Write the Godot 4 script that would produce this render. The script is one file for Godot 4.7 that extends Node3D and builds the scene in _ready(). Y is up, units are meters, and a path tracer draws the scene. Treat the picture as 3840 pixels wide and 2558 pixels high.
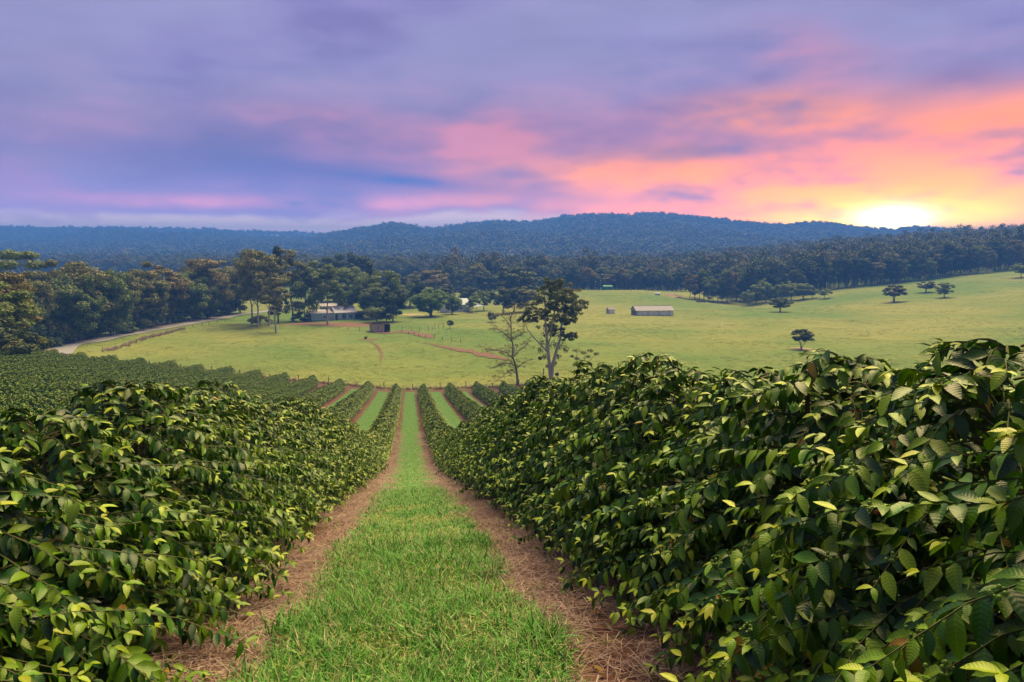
extends Node3D
# Coffee rows running down a slope, pasture, farm buildings and forested hills under a sunset sky.

const YAW := 8.1                      # degrees, camera turned right of the grass aisle
const PITCH := 6.94                   # degrees down
const FOCAL := 731.0                  # pixels of a 1024 x 682 picture
const EYE := 1.6
const ROW := 4.8                      # metres between hedge rows

var rng := RandomNumberGenerator.new()
var noise := FastNoiseLite.new()
var noise_b := FastNoiseLite.new()
var mats := {}
var taken := {}

# ------------------------------------------------------------------ mesh collector
class MB:
	var v := PackedVector3Array()
	var c := PackedColorArray()
	var uv := PackedVector2Array()
	var idx := PackedInt32Array()
	func vert(p: Vector3, col := Color.WHITE, t := Vector2.ZERO) -> int:
		v.append(p); c.append(col); uv.append(t)
		return v.size() - 1
	func tri(a: int, b: int, d: int) -> void:
		idx.append(a); idx.append(b); idx.append(d)
	func quad(a: Vector3, b: Vector3, d: Vector3, e: Vector3, col := Color.WHITE) -> void:
		var n := v.size()
		v.append(a); v.append(b); v.append(d); v.append(e)
		for k in 4: c.append(col)
		uv.append(Vector2(0, 0)); uv.append(Vector2(1, 0)); uv.append(Vector2(1, 1)); uv.append(Vector2(0, 1))
		idx.append(n); idx.append(n + 1); idx.append(n + 2)
		idx.append(n); idx.append(n + 2); idx.append(n + 3)
	func box(center: Vector3, size: Vector3, basis := Basis.IDENTITY, col := Color.WHITE) -> void:
		var h := size / 2
		var p := []
		for k in 8:
			p.append(center + basis * Vector3(h.x * (1 if k & 1 else -1), h.y * (1 if k & 2 else -1), h.z * (1 if k & 4 else -1)))
		for f in [[0, 2, 3, 1], [5, 7, 6, 4], [4, 6, 2, 0], [1, 3, 7, 5], [2, 6, 7, 3], [4, 0, 1, 5]]:
			quad(p[f[0]], p[f[1]], p[f[2]], p[f[3]], col)
	func tube(pts: Array, radii: Array, sides := 6, col := Color.WHITE) -> void:
		var first := v.size()
		var n := pts.size()
		var side := Vector3.RIGHT
		for k in n:
			var d: Vector3 = (pts[mini(k + 1, n - 1)] - pts[maxi(k - 1, 0)]).normalized()
			var ax := Vector3.UP if absf(d.y) < 0.8 else Vector3.RIGHT
			side = d.cross(ax).normalized()
			var up := side.cross(d)
			for s in sides:
				var a := TAU * s / sides
				vert(pts[k] + (side * cos(a) + up * sin(a)) * radii[k], col, Vector2(float(s) / sides, k))
		for k in n - 1:
			for s in sides:
				var a := first + k * sides + s
				var b := first + k * sides + (s + 1) % sides
				tri(a, b, a + sides); tri(b, b + sides, a + sides)
		var tip := vert(pts[n - 1], col)
		for s in sides:
			tri(first + (n - 1) * sides + s, first + (n - 1) * sides + (s + 1) % sides, tip)
	func mesh(mat: Material, smooth := false) -> ArrayMesh:
		var a := []
		a.resize(Mesh.ARRAY_MAX)
		a[Mesh.ARRAY_VERTEX] = v
		a[Mesh.ARRAY_COLOR] = c
		a[Mesh.ARRAY_TEX_UV] = uv
		a[Mesh.ARRAY_INDEX] = idx
		if smooth:
			var n := PackedVector3Array()
			n.resize(v.size())
			for k in range(0, idx.size(), 3):
				var f := (v[idx[k + 2]] - v[idx[k]]).cross(v[idx[k + 1]] - v[idx[k]])
				n[idx[k]] += f; n[idx[k + 1]] += f; n[idx[k + 2]] += f
			for k in n.size():
				n[k] = n[k].normalized() if n[k].length_squared() > 0 else Vector3.UP
			a[Mesh.ARRAY_NORMAL] = n
		var m := ArrayMesh.new()
		m.add_surface_from_arrays(Mesh.PRIMITIVE_TRIANGLES, a)
		m.surface_set_material(0, mat)
		return m

# ------------------------------------------------------------------ nodes
func numbered(called: String) -> String:
	taken[called] = taken.get(called, -1) + 1
	return called if taken[called] == 0 else "%s_%03d" % [called, taken[called]]

func tag(o: Node, label := "", category := "", group := "", kind := "") -> void:
	if label: o.set_meta("label", label)
	if category: o.set_meta("category", category)
	if group: o.set_meta("group", group)
	if kind: o.set_meta("kind", kind)

func base(called: String, at: Vector3, turn := 0.0) -> Node3D:
	var o := Node3D.new()
	o.name = numbered(called)
	add_child(o)
	o.position = at
	o.rotation.y = turn
	return o

func part(called: String, m: Mesh, parent: Node, kind := "") -> MeshInstance3D:
	var o := MeshInstance3D.new()
	o.name = called if parent != self else numbered(called)
	o.mesh = m
	parent.add_child(o, true)
	if kind: o.set_meta("kind", kind)
	return o

func copies(called: String, m: Mesh, spots: Array, tints: Array, parent: Node = self) -> MultiMeshInstance3D:
	var mm := MultiMesh.new()
	mm.transform_format = MultiMesh.TRANSFORM_3D
	mm.use_colors = tints.size() > 0
	mm.mesh = m
	mm.instance_count = spots.size()
	for k in spots.size():
		mm.set_instance_transform(k, spots[k])
		if tints.size() > 0: mm.set_instance_color(k, tints[k])
	var o := MultiMeshInstance3D.new()
	o.name = called if parent != self else numbered(called)
	o.multimesh = mm
	o.set_meta("kind", "stuff")
	parent.add_child(o, true)
	return o

# ------------------------------------------------------------------ pixels to places
func slope_of(py: float) -> float:            # height gained per metre of forward distance along a picture row
	var v := (py - 341.0) / FOCAL
	var p := deg_to_rad(PITCH)
	return (-sin(p) - v * cos(p)) / (cos(p) - v * sin(p))

func side_of(px: float, py := 300.0) -> float:
	var v := (py - 341.0) / FOCAL
	var p := deg_to_rad(PITCH)
	return (px - 512.0) / FOCAL / (cos(p) - v * sin(p))

func from_st(s: float, t: float) -> Vector3:  # s metres right of and t metres ahead of the camera
	var a := deg_to_rad(YAW)
	var p := Vector3(sin(a) * t + cos(a) * s, 0, -cos(a) * t + sin(a) * s)
	p.y = ground(p.x, p.z)
	return p

func spot(px: float, t: float, py := 300.0) -> Vector3:
	return from_st(side_of(px, py) * t, t)

func hit(px: float, py: float) -> Vector3:    # where the picture ray meets the ground
	var t := 3.0
	var k := slope_of(py)
	var s := side_of(px, py)
	var last := t
	while t < 4000.0:
		if from_st(s * t, t).y > EYE + k * t: break
		last = t
		t *= 1.02
	for i in 12:
		var m := (last + t) / 2
		if from_st(s * m, m).y > EYE + k * m: t = m
		else: last = m
	return from_st(s * t, t)

func ahead(p: Vector3) -> float:
	var a := deg_to_rad(YAW)
	return sin(a) * p.x - cos(a) * p.z

func tall(p: Vector3, py: float) -> float:    # height over p that reaches picture row py
	return EYE + slope_of(py) * ahead(p) - p.y

# ------------------------------------------------------------------ the lie of the land
const DS := [-40.0, -10.0, 0.0, 4.0, 7.4, 10.7, 14.0, 22.0, 30.0, 40.0, 50.0, 60.0, 75.0, 92.0, 115.0, 133.0, 150.0, 180.0, 230.0, 320.0, 500.0, 700.0, 9000.0]
const HS := [6.0, 1.9, 0.0, -0.86, -1.7, -2.55, -3.4, -5.6, -7.8, -10.4, -12.5, -14.2, -16.5, -18.9, -22.0, -24.1, -24.9, -25.2, -25.6, -26.4, -27.2, -29.0, -29.0]
const RIDGE_X := [-500.0, 0.0, 300.0, 322.0, 361.0, 383.0, 400.0, 426.0, 461.0, 492.0, 535.0, 565.0, 600.0, 626.0, 644.0, 679.0, 705.0, 740.0, 783.0, 809.0, 827.0, 853.0, 887.0, 914.0, 940.0, 1000.0, 1600.0]
const RIDGE_Y := [250.0, 248.0, 242.0, 237.0, 230.0, 225.0, 224.0, 229.0, 226.0, 222.0, 222.0, 217.0, 215.0, 216.0, 214.0, 216.0, 219.0, 223.0, 226.0, 224.0, 225.0, 228.0, 230.0, 228.0, 230.0, 233.0, 232.0]
const LEFT_X := [-600.0, 0.0, 44.0, 122.0, 187.0, 244.0, 304.0, 330.0, 420.0, 1700.0]
const LEFT_Y := [231.0, 230.0, 229.0, 228.0, 229.0, 231.0, 233.0, 235.0, 242.0, 240.0]

func along(xs: Array, ys: Array, x: float) -> float:
	if x <= xs[0]: return ys[0]
	for k in range(1, xs.size()):
		if x < xs[k]:
			var f: float = (x - xs[k - 1]) / (xs[k] - xs[k - 1])
			var s0: float = (ys[k] - ys[maxi(k - 2, 0)]) / maxf(xs[k] - xs[maxi(k - 2, 0)], 0.001)
			var s1: float = (ys[mini(k + 1, ys.size() - 1)] - ys[k - 1]) / maxf(xs[mini(k + 1, ys.size() - 1)] - xs[k - 1], 0.001)
			var d: float = xs[k] - xs[k - 1]
			var f2 := f * f
			var f3 := f2 * f
			return (2 * f3 - 3 * f2 + 1) * ys[k - 1] + (f3 - 2 * f2 + f) * d * s0 + (-2 * f3 + 3 * f2) * ys[k] + (f3 - f2) * d * s1
	return ys[ys.size() - 1]

func ground(x: float, z: float) -> float:
	var a := deg_to_rad(YAW)
	var t := sin(a) * x - cos(a) * z
	var s := cos(a) * x + sin(a) * z
	var d := -z
	if d > 150: d = lerpf(d, t, smoothstep(150, 260, d))
	var y := along(DS, HS, d)
	if x < -2.0: y += 0.125 * minf(-x - 2.0, 80.0) * smoothstep(8, 60, d) * (1.0 - smoothstep(130, 185, d))
	if d > 118: y += noise.get_noise_2d(x * 0.6, z * 0.6) * 1.1 * smoothstep(118, 170, d) * (1.0 - smoothstep(500, 700, d))
	# right-hand hill
	var r := s - 162.0
	if t > 120 and r > -60.0:
		var q := (r + 60.0) * (r + 60.0) / 240.0 if r < 60.0 else r
		var lift := 0.088 * q
		if lift > 30: lift = 30.0 + 20.0 * (1.0 - exp(-(lift - 30.0) / 20.0))
		y += lift * smoothstep(120, 300, t) * (1.0 - smoothstep(900, 1400, t))
	# shallow rise in the middle pasture
	y += 3.4 * exp(-pow((t - 470.0) / 70.0, 2) - pow((s - 60.0) / 95.0, 2))
	y -= 6.0 * exp(-pow((t - 440.0) / 60.0, 2) - pow((s - 142.0) / 38.0, 2))
	if t > 1100:
		var px := 512.0 + FOCAL * s / t
		var far := 2600.0
		var top := EYE + slope_of(along(RIDGE_X, RIDGE_Y, px) + 2.0) * far - 8.0
		var f := clampf((t - 1150.0) / (far - 1150.0), 0, 1.3)
		var bump := noise_b.get_noise_2d(x, z) * 22.0 * smoothstep(0.05, 0.4, f) * (1.0 - smoothstep(0.8, 1.0, f))
		var rise := (top + 29.0) * (pow(minf(f, 1.0), 1.1)) + bump
		if t > far: rise -= (t - far) * 0.16 * smoothstep(far, far + 400, t)
		var topl := EYE + slope_of(along(LEFT_X, LEFT_Y, px) + 2.0) * 3500.0 - 10.0
		var fl := clampf((t - 1500.0) / 2000.0, 0, 1)
		var bl := noise_b.get_noise_2d(x * 0.6, z * 0.6) * 45.0 * smoothstep(0.0, 0.5, fl) * (1.0 - smoothstep(0.8, 1.0, fl))
		var risel := (topl + 29.0) * pow(fl, 0.9) + bl
		y += maxf(maxf(rise, risel), 0.0)
	return y

# ------------------------------------------------------------------ materials
func noise_tex(freq: float, seed_n: int, stops: Array, size := 512, octaves := 5, normal := false, kind := FastNoiseLite.TYPE_SIMPLEX_SMOOTH) -> NoiseTexture2D:
	var n := FastNoiseLite.new()
	n.noise_type = kind
	n.seed = seed_n
	n.frequency = freq
	n.fractal_octaves = octaves
	var t := NoiseTexture2D.new()
	t.width = size; t.height = size
	t.seamless = true
	t.noise = n
	t.as_normal_map = normal
	if stops.size() > 0:
		var g := Gradient.new()
		var off := PackedFloat32Array()
		var col := PackedColorArray()
		for s in stops:
			off.append(s[0]); col.append(s[1].linear_to_srgb())
		g.offsets = off; g.colors = col
		t.color_ramp = g
	return t

func plain(called: String, col: Color, rough := 0.8, vertex := true, spec := 0.35) -> StandardMaterial3D:
	var m := StandardMaterial3D.new()
	m.resource_name = called
	m.albedo_color = col.linear_to_srgb()
	m.roughness = rough
	m.metallic_specular = spec
	m.vertex_color_use_as_albedo = vertex
	m.cull_mode = BaseMaterial3D.CULL_DISABLED
	mats[called] = m
	return m

func textured(called: String, tex: Texture2D, scale: float, rough := 0.9, relief: Texture2D = null, depth := 1.0, vertex := false) -> StandardMaterial3D:
	var m := plain(called, Color.WHITE, rough, vertex)
	m.albedo_texture = tex
	m.uv1_triplanar = true
	m.uv1_world_triplanar = true
	m.uv1_scale = Vector3.ONE * scale
	if relief:
		m.heightmap_enabled = true
		m.heightmap_texture = relief
		m.heightmap_scale = depth
	return m

func leaf_texture(relief: bool) -> ImageTexture:
	var w := 128
	var h := 64
	var im := Image.create(w, h, false, Image.FORMAT_RGB8)
	for y in h:
		for x in w:
			var u := float(x) / w
			var q := absf(float(y) / h - 0.5) * 2.0
			var rib := exp(-pow(q / 0.05, 2))
			var ph := fposmod(u * 9.0 - q * 1.3, 1.0)
			var vein := exp(-pow((ph - 0.5) / 0.09, 2)) * (1.0 - q * 0.5)
			if relief:
				var g := clampf(0.5 + 0.45 * sin(ph * TAU - PI / 2) * -0.8 - rib * 0.4, 0, 1)
				im.set_pixel(x, y, Color(g, g, g))
			else:
				var g := 0.82 + 0.06 * sin(x * 0.9 + y * 1.7) + 0.04 * sin(x * 3.1 - y * 2.3)
				im.set_pixel(x, y, Color(g + 0.10 * rib + 0.04 * vein, g + 0.16 * rib + 0.08 * vein, g - 0.05 + 0.1 * rib))
	return ImageTexture.create_from_image(im)

# ------------------------------------------------------------------ sky
func blob(az: float, el: float, a0: float, e0: float, wa: float, we: float) -> float:
	var p := (az - a0) / wa
	var q := (el - e0) / we
	return exp(-p * p - q * q)

func sky_image() -> Image:
	# the cloud deck beyond the haze, by compass direction (35 degrees is the sun) and height
	var w := 2048
	var h := 1024
	var n1 := FastNoiseLite.new(); n1.seed = 11; n1.frequency = 1.1; n1.fractal_octaves = 4; n1.fractal_gain = 0.42
	var n2 := FastNoiseLite.new(); n2.seed = 5; n2.frequency = 3.2; n2.fractal_octaves = 6; n2.fractal_gain = 0.56
	var im := Image.create(w, h, false, Image.FORMAT_RGBF)
	im.fill(Color(0.12, 0.12, 0.1))
	var c_blue := Color(0.17, 0.165, 0.44)
	var c_mauve := Color(0.50, 0.24, 0.46)
	var c_pink := Color(0.85, 0.30, 0.40)
	var c_peach := Color(1.4, 0.42, 0.13)
	var c_orange := Color(3.1, 0.66, 0.0)
	var c_yellow := Color(4.6, 2.5, 0.0)
	var c_cream := Color(0.98, 0.66, 0.56)
	var j := 0
	while j < 512:
		var cell := 8 if j < 368 else 1           # the sky overhead is smooth: coarser cells
		var el0 := 90.0 - (j + cell * 0.5) / h * 180.0
		var ce := cos(deg_to_rad(el0))
		for i in range(0, w, cell):
			var az0 := (i + cell * 0.5) / w * 360.0
			if az0 > 180: az0 -= 360
			var ar := deg_to_rad(az0)
			var d := Vector3(sin(ar) * ce, sin(deg_to_rad(el0)), -cos(ar) * ce)
			var p := Vector3(d.x, d.y * 2.4, d.z)
			var a := n1.get_noise_3dv(p * 2.0) * 1.4
			var b := n2.get_noise_3dv(p * Vector3(1.5, 2.6, 1.5)) * 1.3
			var el := el0 + b * 0.9 + a * 1.2
			var az := az0 + a * 5.0 + b * 2.5
			var c := Color(0.30, 0.245, 0.54).lerp(Color(0.335, 0.305, 0.55), clampf(0.5 + a * 1.2 + b * 0.4, 0, 1))
			c = c.lerp(Color(0.235, 0.20, 0.46), clampf(-a * 1.3 - b * 0.5, 0, 0.7))
			var da := absf(az - 35.0)
			if da > 180: da = 360 - da
			var warm := exp(-pow(da / 50.0, 2))
			# blue bank low down, away from the sun
			c = c.lerp(c_blue, smoothstep(9.5, 5.0, el) * (1.0 - 0.75 * warm) * clampf(0.75 + b * 0.8, 0, 1))
			c = c.lerp(c_mauve, clampf(smoothstep(12.0, 7.5, el) * (0.10 + 0.85 * warm) * clampf(0.72 + a * 0.8 + b * 0.5, 0, 1), 0, 0.9))
			var pk := 0.9 * blob(az, el, 8.5, 9.2, 4.5, 1.9) + 0.55 * blob(az, el, -6.0, 9.8, 6.5, 1.3) + 0.35 * blob(az, el, 2.0, 7.5, 11.0, 2.0)
			pk += 0.55 * blob(az, el, 31.0, 13.0, 4.0, 3.0) + 0.5 * clampf(a * 1.5 + b, 0, 1) * smoothstep(16.0, 9.0, el) * warm
			c = c.lerp(c_pink, clampf(pk * (0.85 + b * 0.9), 0, 0.9))
			var pe := 0.78 * blob(az, el, 28.0, 10.0, 8.0, 1.3) + 0.75 * blob(az, el, 43.0, 8.2, 8.0, 1.9) + 0.75 * blob(az, el, 17.0, 5.6, 9.0, 1.4)
			pe += exp(-pow(da / 24.0, 2)) * exp(-pow(el / 5.5, 2)) * 0.95
			c = c.lerp(c_peach, clampf(pe * (0.95 + b * 0.9), 0, 0.95))
			var g2 := exp(-pow(da / 17.0, 2)) * exp(-pow(maxf(el - 1.5, 0) / 5.0, 2)) * clampf(0.95 + a * 0.8 + b * 1.6, 0, 1.3)
			c = c.lerp(c_orange, clampf(g2, 0, 1))
			# dark streak, then a pale strip under the cloud edge
			c = c.lerp(Color(0.16, 0.155, 0.42), 0.8 * blob(az0, el0, -2.0, 5.2 - 0.09 * (az0 - 2.0), 17.0, 0.85) * (0.8 + b * 0.8))
			c = c.lerp(Color(0.95, 0.33, 0.42), clampf(0.5 * blob(az0, el0, -8.0, 3.55, 14.0, 0.5) * (0.8 + b * 1.6), 0, 1))
			var strip := smoothstep(3.05, 2.3, el0 + b * 0.8 + maxf(absf(az0 - 4.0) - 8.0, 0.0) * 0.010)
			c = c.lerp(c_cream, strip * 0.8 * (1.0 - 0.9 * exp(-pow((az0 - 36.0) / 14.0, 2))))
			var g3 := exp(-pow((az0 - 35.0) / 6.6, 2)) * exp(-pow(maxf(el0 - 1.2, 0) / 1.7, 2)) * clampf(1.05 + a * 0.8 + b * 1.8, 0, 1.4)
			c = c.lerp(c_yellow, clampf(g3 * 1.1, 0, 1))
			var g4 := exp(-pow((az0 - 35.3) / 1.9, 2) - pow((el0 - 2.1) / 0.75, 2))
			c = c.lerp(Color(12.0, 9.5, 4.0), clampf(g4 * 1.05, 0, 1))
			c = c * (1.0 + 0.12 * b * smoothstep(1.0, 4.0, el0))
			# the low sky lies beyond kilometres of haze
			c = c * minf(exp(0.00030 * minf(3500.0, 150.0 / tan(deg_to_rad(maxf(el0, 0.5)))) * smoothstep(9.0, 3.5, el0)), 2.6)
			if cell == 1: im.set_pixel(i, j, c)
			else: im.fill_rect(Rect2i(i, j, cell, cell), c)
		j += cell
	return im

# ------------------------------------------------------------------ leaves and bushes
var leaf_shapes := {}

func leaf_mesh(mb: MB, tr: Transform3D, length: float, detail: int, col: Color, curl: float) -> void:
	# length along x, width along z, upper side +y
	var w := length * 0.215
	if detail == 0:
		var n := mb.v.size()
		mb.vert(tr * Vector3(0, 0, 0), col, Vector2(0, 0.5))
		mb.vert(tr * Vector3(length * 0.45, 0.02 * length, -w * 1.1), col, Vector2(0.45, 0))
		mb.vert(tr * Vector3(length, -curl * length, 0), col, Vector2(1, 0.5))
		mb.vert(tr * Vector3(length * 0.45, 0.02 * length, w * 1.1), col, Vector2(0.45, 1))
		mb.tri(n, n + 2, n + 1); mb.tri(n, n + 3, n + 2)
		return
	var segs: int = [0, 3, 6, 4][detail]
	var first := mb.v.size()
	for k in segs + 1:
		var f := float(k) / segs
		var ww := w * pow(sin(PI * pow(f, 0.82)), 0.85) if k > 0 and k < segs else 0.0
		var x := length * (f - 0.12 * curl * f * f)
		var y := -curl * length * f * f
		var lift := ww * 0.35
		var wave := 0.10 * w * sin(f * 17.0 + curl * 40.0) if detail > 1 else 0.0
		mb.vert(tr * Vector3(x, y, 0), col, Vector2(f, 0.5))
		mb.vert(tr * Vector3(x, y + lift + wave, -ww), col, Vector2(f, 0.5 - 0.5 * ww / w))
		mb.vert(tr * Vector3(x, y + lift - wave, ww), col, Vector2(f, 0.5 + 0.5 * ww / w))
	for k in segs:
		var a := first + k * 3
		if k == 0:
			mb.tri(a, a + 3, a + 4); mb.tri(a, a + 5, a + 3)
		elif k == segs - 1:
			mb.tri(a, a + 3, a + 1); mb.tri(a, a + 2, a + 3)
		else:
			mb.tri(a, a + 3, a + 4); mb.tri(a, a + 4, a + 1)
			mb.tri(a, a + 2, a + 5); mb.tri(a, a + 5, a + 3)

const TONES := [Color(0.024, 0.085, 0.010), Color(0.052, 0.145, 0.008), Color(0.125, 0.230, 0.008), Color(0.28, 0.37, 0.010), Color(0.012, 0.046, 0.012), Color(0.30, 0.20, 0.03)]

func facing(axis: Vector3, up: Vector3) -> Basis:
	var x := axis.normalized()
	var z := x.cross(up).normalized()
	return Basis(x, z.cross(x), z)

func bush_plan(r: RandomNumberGenerator, h: float, hx: float, hz: float, n_branch: int, step: float, stretch := 1.0) -> Dictionary:
	# arching side branches round a few upright stems; leaves in pairs along each branch
	var leaves := []
	var wood := MB.new()
	var brown := Color(0.10, 0.065, 0.04)
	for s in 3:
		var a := r.randf() * TAU
		var foot := Vector3(cos(a) * 0.12, -0.1, sin(a) * 0.12)
		wood.tube([foot, foot * 1.3 + Vector3(0, h * 0.5, 0), foot * 1.6 + Vector3(0, h * 0.9, 0)], [0.028, 0.02, 0.008], 5, brown)
	for b in n_branch:
		var f := (b + r.randf()) / n_branch
		var y0 := h * lerpf(0.06, 0.93, f)
		var phi := b * 2.39996 + r.randf_range(-0.4, 0.4)
		var prof := 0.80 + 0.28 * sin(PI * clampf(f * 1.15 + 0.05, 0, 1)) - 0.66 * pow(f, 3.6)
		var reach := prof * r.randf_range(0.72, 1.06) * 1.0 / sqrt(pow(cos(phi) / hx, 2) + pow(sin(phi) / hz, 2))
		var dir := Vector3(cos(phi), 0, sin(phi))
		var rise := lerpf(0.30, 0.55, f) * r.randf_range(0.5, 1.2) + (0.12 if f > 0.85 else 0.0)
		var drop := lerpf(0.42, 0.62, f) * r.randf_range(0.7, 1.2)
		var start := dir * 0.05 + Vector3(0, y0, 0)
		var bend := r.randf_range(-0.25, 0.25)
		var across := Vector3(-dir.z, 0, dir.x)
		var pts := []
		for k in 5:
			var t := k / 4.0
			pts.append(start + dir * reach * t + across * bend * reach * t * t + Vector3(0, reach * (rise * t - drop * t * t), 0))
			if pts[k].y < 0.06: pts[k].y = 0.06 + r.randf() * 0.06
		wood.tube(pts, [0.008, 0.006, 0.004, 0.003, 0.002], 3, Color(0.07, 0.075, 0.025))
		var n := int(reach * 0.66 / step) + 1
		var twist := r.randf_range(-0.3, 0.3)
		for k in n:
			var t := 0.36 + 0.64 * (k + 0.5) / n
			var q := t * 4.0
			var i := mini(int(q), 3)
			var p: Vector3 = pts[i].lerp(pts[i + 1], q - i)
			var along_b: Vector3 = (pts[i + 1] - pts[i]).normalized()
			for sgn in [-1.0, 1.0]:
				if r.randf() < 0.08: continue
				var side: Vector3 = along_b.cross(Vector3.UP).normalized() * sgn
				var hang := r.randf_range(0.0, 0.8)
				var axis: Vector3 = (side * r.randf_range(0.4, 1.0) + along_b * r.randf_range(0.1, 0.9) + Vector3.DOWN * hang + Vector3(r.randfn(), r.randfn(), r.randfn()) * 0.16 + Vector3(0, twist * sgn, 0)).normalized()
				var up := (Vector3.UP + along_b * 0.5 + Vector3(r.randf_range(-0.6, 0.6), 0, r.randf_range(-0.6, 0.6))).normalized()
				var u := r.randf()
				var tone := 0 if u < 0.36 else (1 if u < 0.74 else (2 if u < 0.9 else 4))
				if t > 0.75 and r.randf() < 0.5: tone = 2
				if r.randf() < 0.006: tone = 5
				leaves.append([Transform3D(facing(axis, up), p), (0.050 + 0.105 * pow(r.randf(), 0.8)) * stretch * (1.0 - 0.25 * smoothstep(0.8, 1.0, t)), tone, r.randf_range(0.10, 0.42), dir, t])
		# young pair and bud at the tip
		for sgn in [-1.0, 1.0]:
			var d2: Vector3 = (pts[4] - pts[3]).normalized()
			var side: Vector3 = d2.cross(Vector3.UP).normalized() * sgn
			var axis: Vector3 = (d2 * 0.8 + side * 0.6 + Vector3(0, r.randf_range(-0.1, 0.6), 0)).normalized()
			leaves.append([Transform3D(facing(axis, (Vector3.UP + dir * 0.3).normalized()), pts[4]), r.randf_range(0.05, 0.10) * stretch, 3 if r.randf() < 0.62 else 2, r.randf_range(0.05, 0.3), dir, 1.0])
	return {"leaves": leaves, "wood": wood}

func shade_of(r: RandomNumberGenerator, tone: int) -> Color:
	var c: Color = TONES[tone]
	var k := r.randf_range(0.78, 1.25)
	return Color(c.r * k * r.randf_range(0.9, 1.15), c.g * k, c.b * k)

func bush_meshes(r: RandomNumberGenerator, h: float, hx: float, hz: float, n_branch: int, step: float, detail: int, stretch: float) -> Array:
	var plan := bush_plan(r, h, hx, hz, n_branch, step, stretch)
	var mb := MB.new()
	for l in plan.leaves:
		leaf_mesh(mb, l[0], l[1], detail, shade_of(r, l[2]), l[3])
	return [mb.mesh(mats.leaf, detail > 1), plan.wood.mesh(mats.wood)]

func row_x(k: int) -> float:           # rows 1, 2, 3 ... right of the aisle, -1, -2 ... left of it
	return (absf(k) - 0.5) * ROW * signf(k)

# ------------------------------------------------------------------ trees
func leaf_ball(mb: MB, r: RandomNumberGenerator, at: Vector3, rad: Vector3, count: int, size: float, cols: Array, lift := 0.4) -> void:
	for k in count:
		var d := Vector3(r.randfn(), r.randfn(), r.randfn()).normalized()
		var q := pow(r.randf(), 0.45)
		var p := at + d * rad * q
		var nrm := (d + Vector3(r.randfn() * 0.5, lift + r.randfn() * 0.5, r.randfn() * 0.5)).normalized()
		var x := nrm.cross(Vector3(r.randfn(), r.randfn(), r.randfn())).normalized()
		var y := nrm.cross(x)
		var s := size * r.randf_range(0.6, 1.3)
		var c: Color = cols[r.randi() % cols.size()]
		var kk := r.randf_range(0.75, 1.25)
		mb.quad(p - x * s, p - y * s * 0.55, p + x * s, p + y * s * 0.55, Color(c.r * kk, c.g * kk, c.b * kk))

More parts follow.
